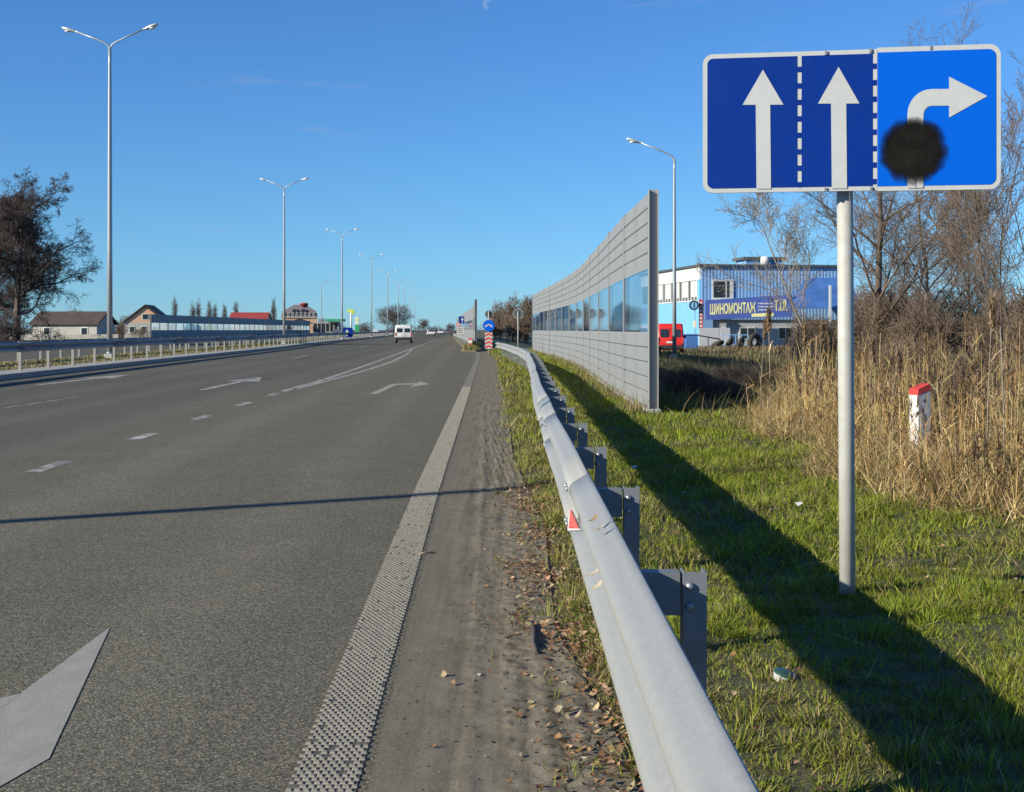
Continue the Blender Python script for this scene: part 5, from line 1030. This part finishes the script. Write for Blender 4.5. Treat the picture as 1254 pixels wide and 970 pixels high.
sc_ = np.clip(pal(n, STRAW, [4, 3, 3, 2, 1.5])*(0.82 + 0.30*wob(x, z, 1.3, 4))[:, None]*np.array([1, .97, .93]), .01, 1); V, Fq = tubes(base, tip, np.full(n, .0042), np.full(n, .0022), 3); Tq = np.concatenate([Fq[:, [0, 1, 2]], Fq[:, [0, 2, 3]]]); reeds.add(V, Tq, np.repeat(sc_, 6, 0))
for q in range(4):
    m_ = n; t = rng.uniform(.15, .95, m_)[:, None]; b_ = base*(1-t) + tip*t; reeds.rib(np.clip(sc_*(1 + .15*rng.standard_normal((m_, 1))), .01, 1), b_, rng.uniform(0, 6.28, m_), rng.uniform(.15, .48, m_), rng.uniform(.007, .016, m_), rng.uniform(.2, 1.0, m_), rng.uniform(.3, 1.9, m_), 3, rng.uniform(0, np.pi, m_))
# feathery plumes on some of the upright stems
pk = np.where((rng.random(n) < 0.34) & (~bent) & (h > 0.62))[0]; PL = [(0.20, 0.13, 0.085), (0.26, 0.18, 0.12), (0.15, 0.095, 0.065)]
for q in range(22):
    m_ = len(pk); b_ = tip[pk] - dirv[pk]*rng.uniform(0, .20, m_)[:, None]; hd_ = hd[pk] + rng.normal(0, .9, m_); reeds.rib(np.clip(pal(m_, PL, [1, 1, 1]), .01, 1), b_, hd_, rng.uniform(.07, .17, m_), rng.uniform(.006, .014, m_), rng.uniform(.05, .6, m_), rng.uniform(.2, 1.6, m_), 2, rng.uniform(0, np.pi, m_))
# matted thatch at their feet
n = 42000; z = 7.5 + 24*rng.random(n); x = reed_front(z) - 0.25 + np.abs(rng.normal(0, 1, n))*1.5; k = (x < .43*z + .6) & (x > 0.19*z - 0.3); x, z = x[k], z[k]; n = len(x)
reeds.rib(np.clip(pal(n, STRAW + [(0.11, 0.12, 0.03)], [3, 3, 3, 2, 2, 1.6]), .01, 1), np.stack([x, z, rng.uniform(-.02, .10, n)], 1), rng.uniform(0, 6.28, n), rng.uniform(.10, .45, n), rng.uniform(.005, .011, n), rng.uniform(.2, 1.5, n), rng.uniform(-.2, 1.0, n), 2, rng.uniform(0, np.pi, n))
# straw lying on the lawn
n = 900; z = rng.uniform(5, 20, n); x = 1.0 + np.abs(rng.normal(1.7, .8, n)); reeds.rib(np.clip(pal(n, STRAW, [3, 2, 3, 1, 1]), .01, 1), np.stack([x, z, verge_h(x, z) + .06], 1), rng.uniform(0, 6.28, n), rng.uniform(.08, .4, n), rng.uniform(.003, .007, n), rng.uniform(1.35, 1.6, n), rng.uniform(-.1, .25, n))
reeds.build('reed_bed', M['veg'])
# a few tall reeds that stand out singly
def tall_reed(px, Z, top, label, lean=0.0, plume=True, seed=0):
    rd = np.random.default_rng(seed); p = at(px, top, Z); r = empty('tall_reed', (p.x - lean, Z, 0), 0, label, 'reed', 'tall single reeds'); H = p.z
    st = MB().tube([(0, 0, -.05), (lean*.3, 0, H*.5), (lean, 0, H)], [.006, .005, .003], 6).build('stem', M['bark_light'], r)
    v = Veg(); m_ = 4; t = rd.uniform(.3, .8, m_); b_ = np.stack([lean*t, 0*t, H*t], 1); v.rib(np.clip(pal(m_, STRAW, [1, 1, 1, 0.1, 0.1]), 0, 1), b_, rd.uniform(0, 6.28, m_), rd.uniform(.25, .5, m_), rd.uniform(.012, .02, m_), rd.uniform(.3, .9, m_), rd.uniform(.3, 1.6, m_), 3)
    o = v.build('leaves', M['leaf']); o.parent = r; del o['kind']
    if plume:
        v = Veg(); m_ = 160; b_ = np.stack([lean + rd.normal(0, .012, m_), rd.normal(0, .012, m_), H - rd.uniform(-.03, .24, m_)], 1); v.rib(np.clip(pal(m_, PL + [(0.36, 0.25, 0.13)], [1, 1, .6, 1]), 0, 1), b_, rd.normal(0.6, 1.1, m_), rd.uniform(.08, .17, m_), rd.uniform(.008, .014, m_), rd.uniform(.05, .5, m_), rd.uniform(.3, 1.7, m_), 2)
        o = v.build('plume', M['leaf']); o.parent = r; del o['kind']
tall_reed(937, 19, 396, 'tall reed with a brown plume in front of the largest tyre', .08, True, 1)
tall_reed(941, 17, 384, 'tall reed plume overlapping the right end of the banner', -.03, True, 2)
tall_reed(1006, 18, 402, 'tall reed plume left of the sign pole', .05, True, 3)
tall_reed(985, 18.5, 404, 'tall reed plume below the workshop canopy', .03, True, 4)
tall_reed(1215, 11.5, 372, 'tallest golden reed plume near the right border', .05, True, 5)
tall_reed(1225, 11.0, 400, 'bare tall reed stalk beside the golden plume', -.04, False, 6)
tall_reed(1068, 16, 420, 'brown reed plume right of the sign pole', .05, True, 7)
tall_reed(1100, 15.2, 436, 'brown reed plume drooping over the white marker post', .12, True, 8)

# fallen leaves on the dirt edge
lv = Veg(); n = 6500; z = 2.8 + 9.5*rng.random(n)**1.4; x = bordX(z) + rng.normal(.13, .12, n); k = rng.random(n) < np.clip(.55 + .6*wob(x*2, z, 2.0, 3), .08, 1); x, z = x[k], z[k]
x2 = np.concatenate([x, rng.uniform(.5, 4, 260), rng.uniform(-.3, .1, 14)]); z2 = np.concatenate([z, rng.uniform(3.5, 14, 260), rng.uniform(3.5, 10, 14)]); n = len(x2)
hgt_ = np.where(x2 > bordX(z2) - .05, np.maximum(verge_h(x2, z2), 0) + rng.uniform(.012, .045, n), 0.014)
a = rng.uniform(0, 6.28, n); L_ = rng.uniform(.008, .021, n); W_ = L_*rng.uniform(.45, .8, n); ca, sa = np.cos(a), np.sin(a); tl = rng.normal(0, .35, (n, 2))
sh_ = np.array([(-1, 0, .25), (-.3, .9, 0), (.4, .8, .05), (1, 0, .3), (.4, -.8, .1), (-.3, -.9, .02), (0, 0, -.12)])
V = np.empty((n, 7, 3)); lx = sh_[:, 0]*L_[:, None]; ly = sh_[:, 1]*W_[:, None]; V[:, :, 0] = x2[:, None] + lx*ca[:, None] - ly*sa[:, None]; V[:, :, 1] = z2[:, None] + lx*sa[:, None] + ly*ca[:, None]
V[:, :, 2] = hgt_[:, None] + sh_[:, 2]*L_[:, None] + lx*tl[:, :1] + ly*tl[:, 1:]
T = np.array([(6, i, (i+1) % 6) for i in range(6)]); LC = [(0.33, 0.20, 0.10), (0.24, 0.13, 0.065), (0.40, 0.27, 0.16), (0.17, 0.085, 0.05), (0.44, 0.33, 0.20)]
lv.add(V.reshape(-1, 3), (np.arange(n)[:, None, None]*7 + T).reshape(-1, 3), np.repeat(np.clip(pal(n, LC, [3, 3, 2, 2, 1]), .01, 1), 7, 0)); lv.build('fallen_leaves', M['leaf'])
# crumbs and pebbles on the shoulder
n = 1300; z = 2.8 + 9*rng.random(n)**1.3; x = edgeX(z) + .15 + (bordX(z) - edgeX(z) - .1)*rng.random(n)**.6; s = .0018 + .005*rng.random(n)**4
ic = np.array([(1, 0, 0), (-1, 0, 0), (0, 1, 0), (0, -1, 0), (0, 0, 1), (0, 0, -.6)]); V = np.stack([x, z, np.full(n, .009)], 1)[:, None] + ic*s[:, None, None]*rng.uniform(.6, 1.4, (n, 6, 1))
T = np.array([(0, 2, 4), (2, 1, 4), (1, 3, 4), (3, 0, 4), (2, 0, 5), (1, 2, 5), (3, 1, 5), (0, 3, 5)]); pb_ = Veg(); pb_.add(V.reshape(-1, 3), (np.arange(n)[:, None, None]*6 + T).reshape(-1, 3), np.repeat(np.clip(pal(n, [(.07, .06, .045), (.13, .115, .09), (.2, .185, .155)], [3, 3, 1]), 0, 1), 6, 0)); pb_.build('soil_crumbs', M['leaf'])

# leaves resting on the rail
lm = [simple('rail_leaf_tan', (0.46, 0.37, 0.25), 0.8, 0, .15, 30), simple('rail_leaf_brown', (0.27, 0.17, 0.09), 0.8, 0, .2, 30)]
for k, (px, py, zz_, lb, an) in enumerate(((735, 656, .745, 'curled tan leaf right of the red reflector on the rail', .2), (728, 645, .755, 'brown leaf at the inner edge of the rail beside the reflector', .9), (706, 652, .66, 'small leaf just below the red reflector', .4), (728, 712, .66, 'pale leaf in the rail groove', .5), (732, 729, .655, 'curled tan leaf lowest in the rail groove', .7))):
    p = G(px, py, zz_); Lf = .026; o = MB().add([(x*Lf, y*Lf*.5, z*Lf) for x, y, z in ((-1.2, 0, .5), (-.4, .9, .1), (.5, .8, .1), (1.2, 0, .6), (.5, -.8, .25), (-.4, -.9, .2), (0, 0, -.05))], [(6, i, (i+1) % 6) for i in range(6)], True).build('fallen_leaf', lm[k in (1, 2)], None, p + Vector((-.006, -.004, .02)), an); o.rotation_euler = (.0, -.30, an); tag(o, lb, 'leaf', 'leaves on the rail')
# litter and loose bits
M['green_glass'] = simple('dark_green_plastic', (0.03, 0.07, 0.06), 0.25, 0, .1, 8)
p = G(958, 838); jar = empty('plastic_cup', (p.x, p.y, .005), .4, 'crushed plastic cup with a dark green lid lying in the grass', 'litter')
o = MB().lathe([(.030, 0), (.040, .012), (.046, .05), (.047, .055)], 16).build('cup', M['sign_white'], jar); jar.rotation_euler = (.25, .18, .4); jar.scale = (1, 1, .7)
o = MB().lathe([(.048, .056), (.046, .064), (.03, .074), (.0, .077)], 16).build('lid', M['green_glass'], jar)
def scrap(px, py, s, label, mat, name, z=.05):
    p = G(px, py); o = MB().add([(-s, -s*.6, 0), (0, -s*.8, s*.5), (s, -s*.4, .1*s), (s*.8, s*.6, s*.4), (-.2*s, s*.9, .05*s), (-s*.9, s*.4, s*.5), (0, 0, s*.7)], [(6, i, (i+1) % 6) for i in range(6)]).build(name, mat, None, p + Vector((0, 0, z)), .5); tag(o, label, 'litter'); return o
scrap(980, 627, .045, 'crumpled white paper scrap on the grass left of the pole', M['sign_white'], 'paper_scrap'); scrap(778, 580, .045, 'small white scrap inside the rail shadow on the grass', M['sign_white'], 'paper_scrap')
scrap(588, 829, .014, 'small pale stone on the dirt shoulder', M['concrete'], 'pebble', .006)
def stick(p0, p1, r, label, mat, z=.012):
    a, b_ = G(*p0), G(*p1); c = (a + b_)/2; o = MB().tube([a - c, (a - c)*.3 + Vector((.008, 0, .006)), (b_ - c)*.5 + Vector((-.006, 0, .004)), b_ - c], [r, r*.9, r*.8, r*.5], 7).build('stick', mat, None, c + Vector((0, 0, z))); tag(o, label, 'stick')
stick((649, 768), (657, 806), .016, 'dark broken stick on the border of dirt and leaves', M['bark_dark'], .022); stick((513, 681), (533, 679), .007, 'short pale stick beside the edge line', M['bark_light']); stick((664, 716), (671, 727), .006, 'thin grey twig on the dirt by the grass', M['bark_light'])
# weed stalk and dead tussock near the pole
for (px, py, h_, lb, sd) in ((1124, 700, .42, 'thin dark weed stalk right of the sign pole', 3), (1078, 715, .20, 'dark dead tussock at the foot of the sign pole', 5), (1015, 905, .14, 'broken dry stalk in the rail shadow near the bottom', 7)):
    p = G(px, py); tree((p.x, p.y, 0), h_, .005, dict(n=[5, 4], wig=[.15, .25], up=[0, .02], start=[.2, 0], kids=[1.6, 0], ang=[50, 40], ratio=[.5, .4], rr=[.6, .5], taper=[.5, .4], rmin=.0012), sd, lb, 'dead_weed', 'bark', 'bark', cat='weed', stems=2)
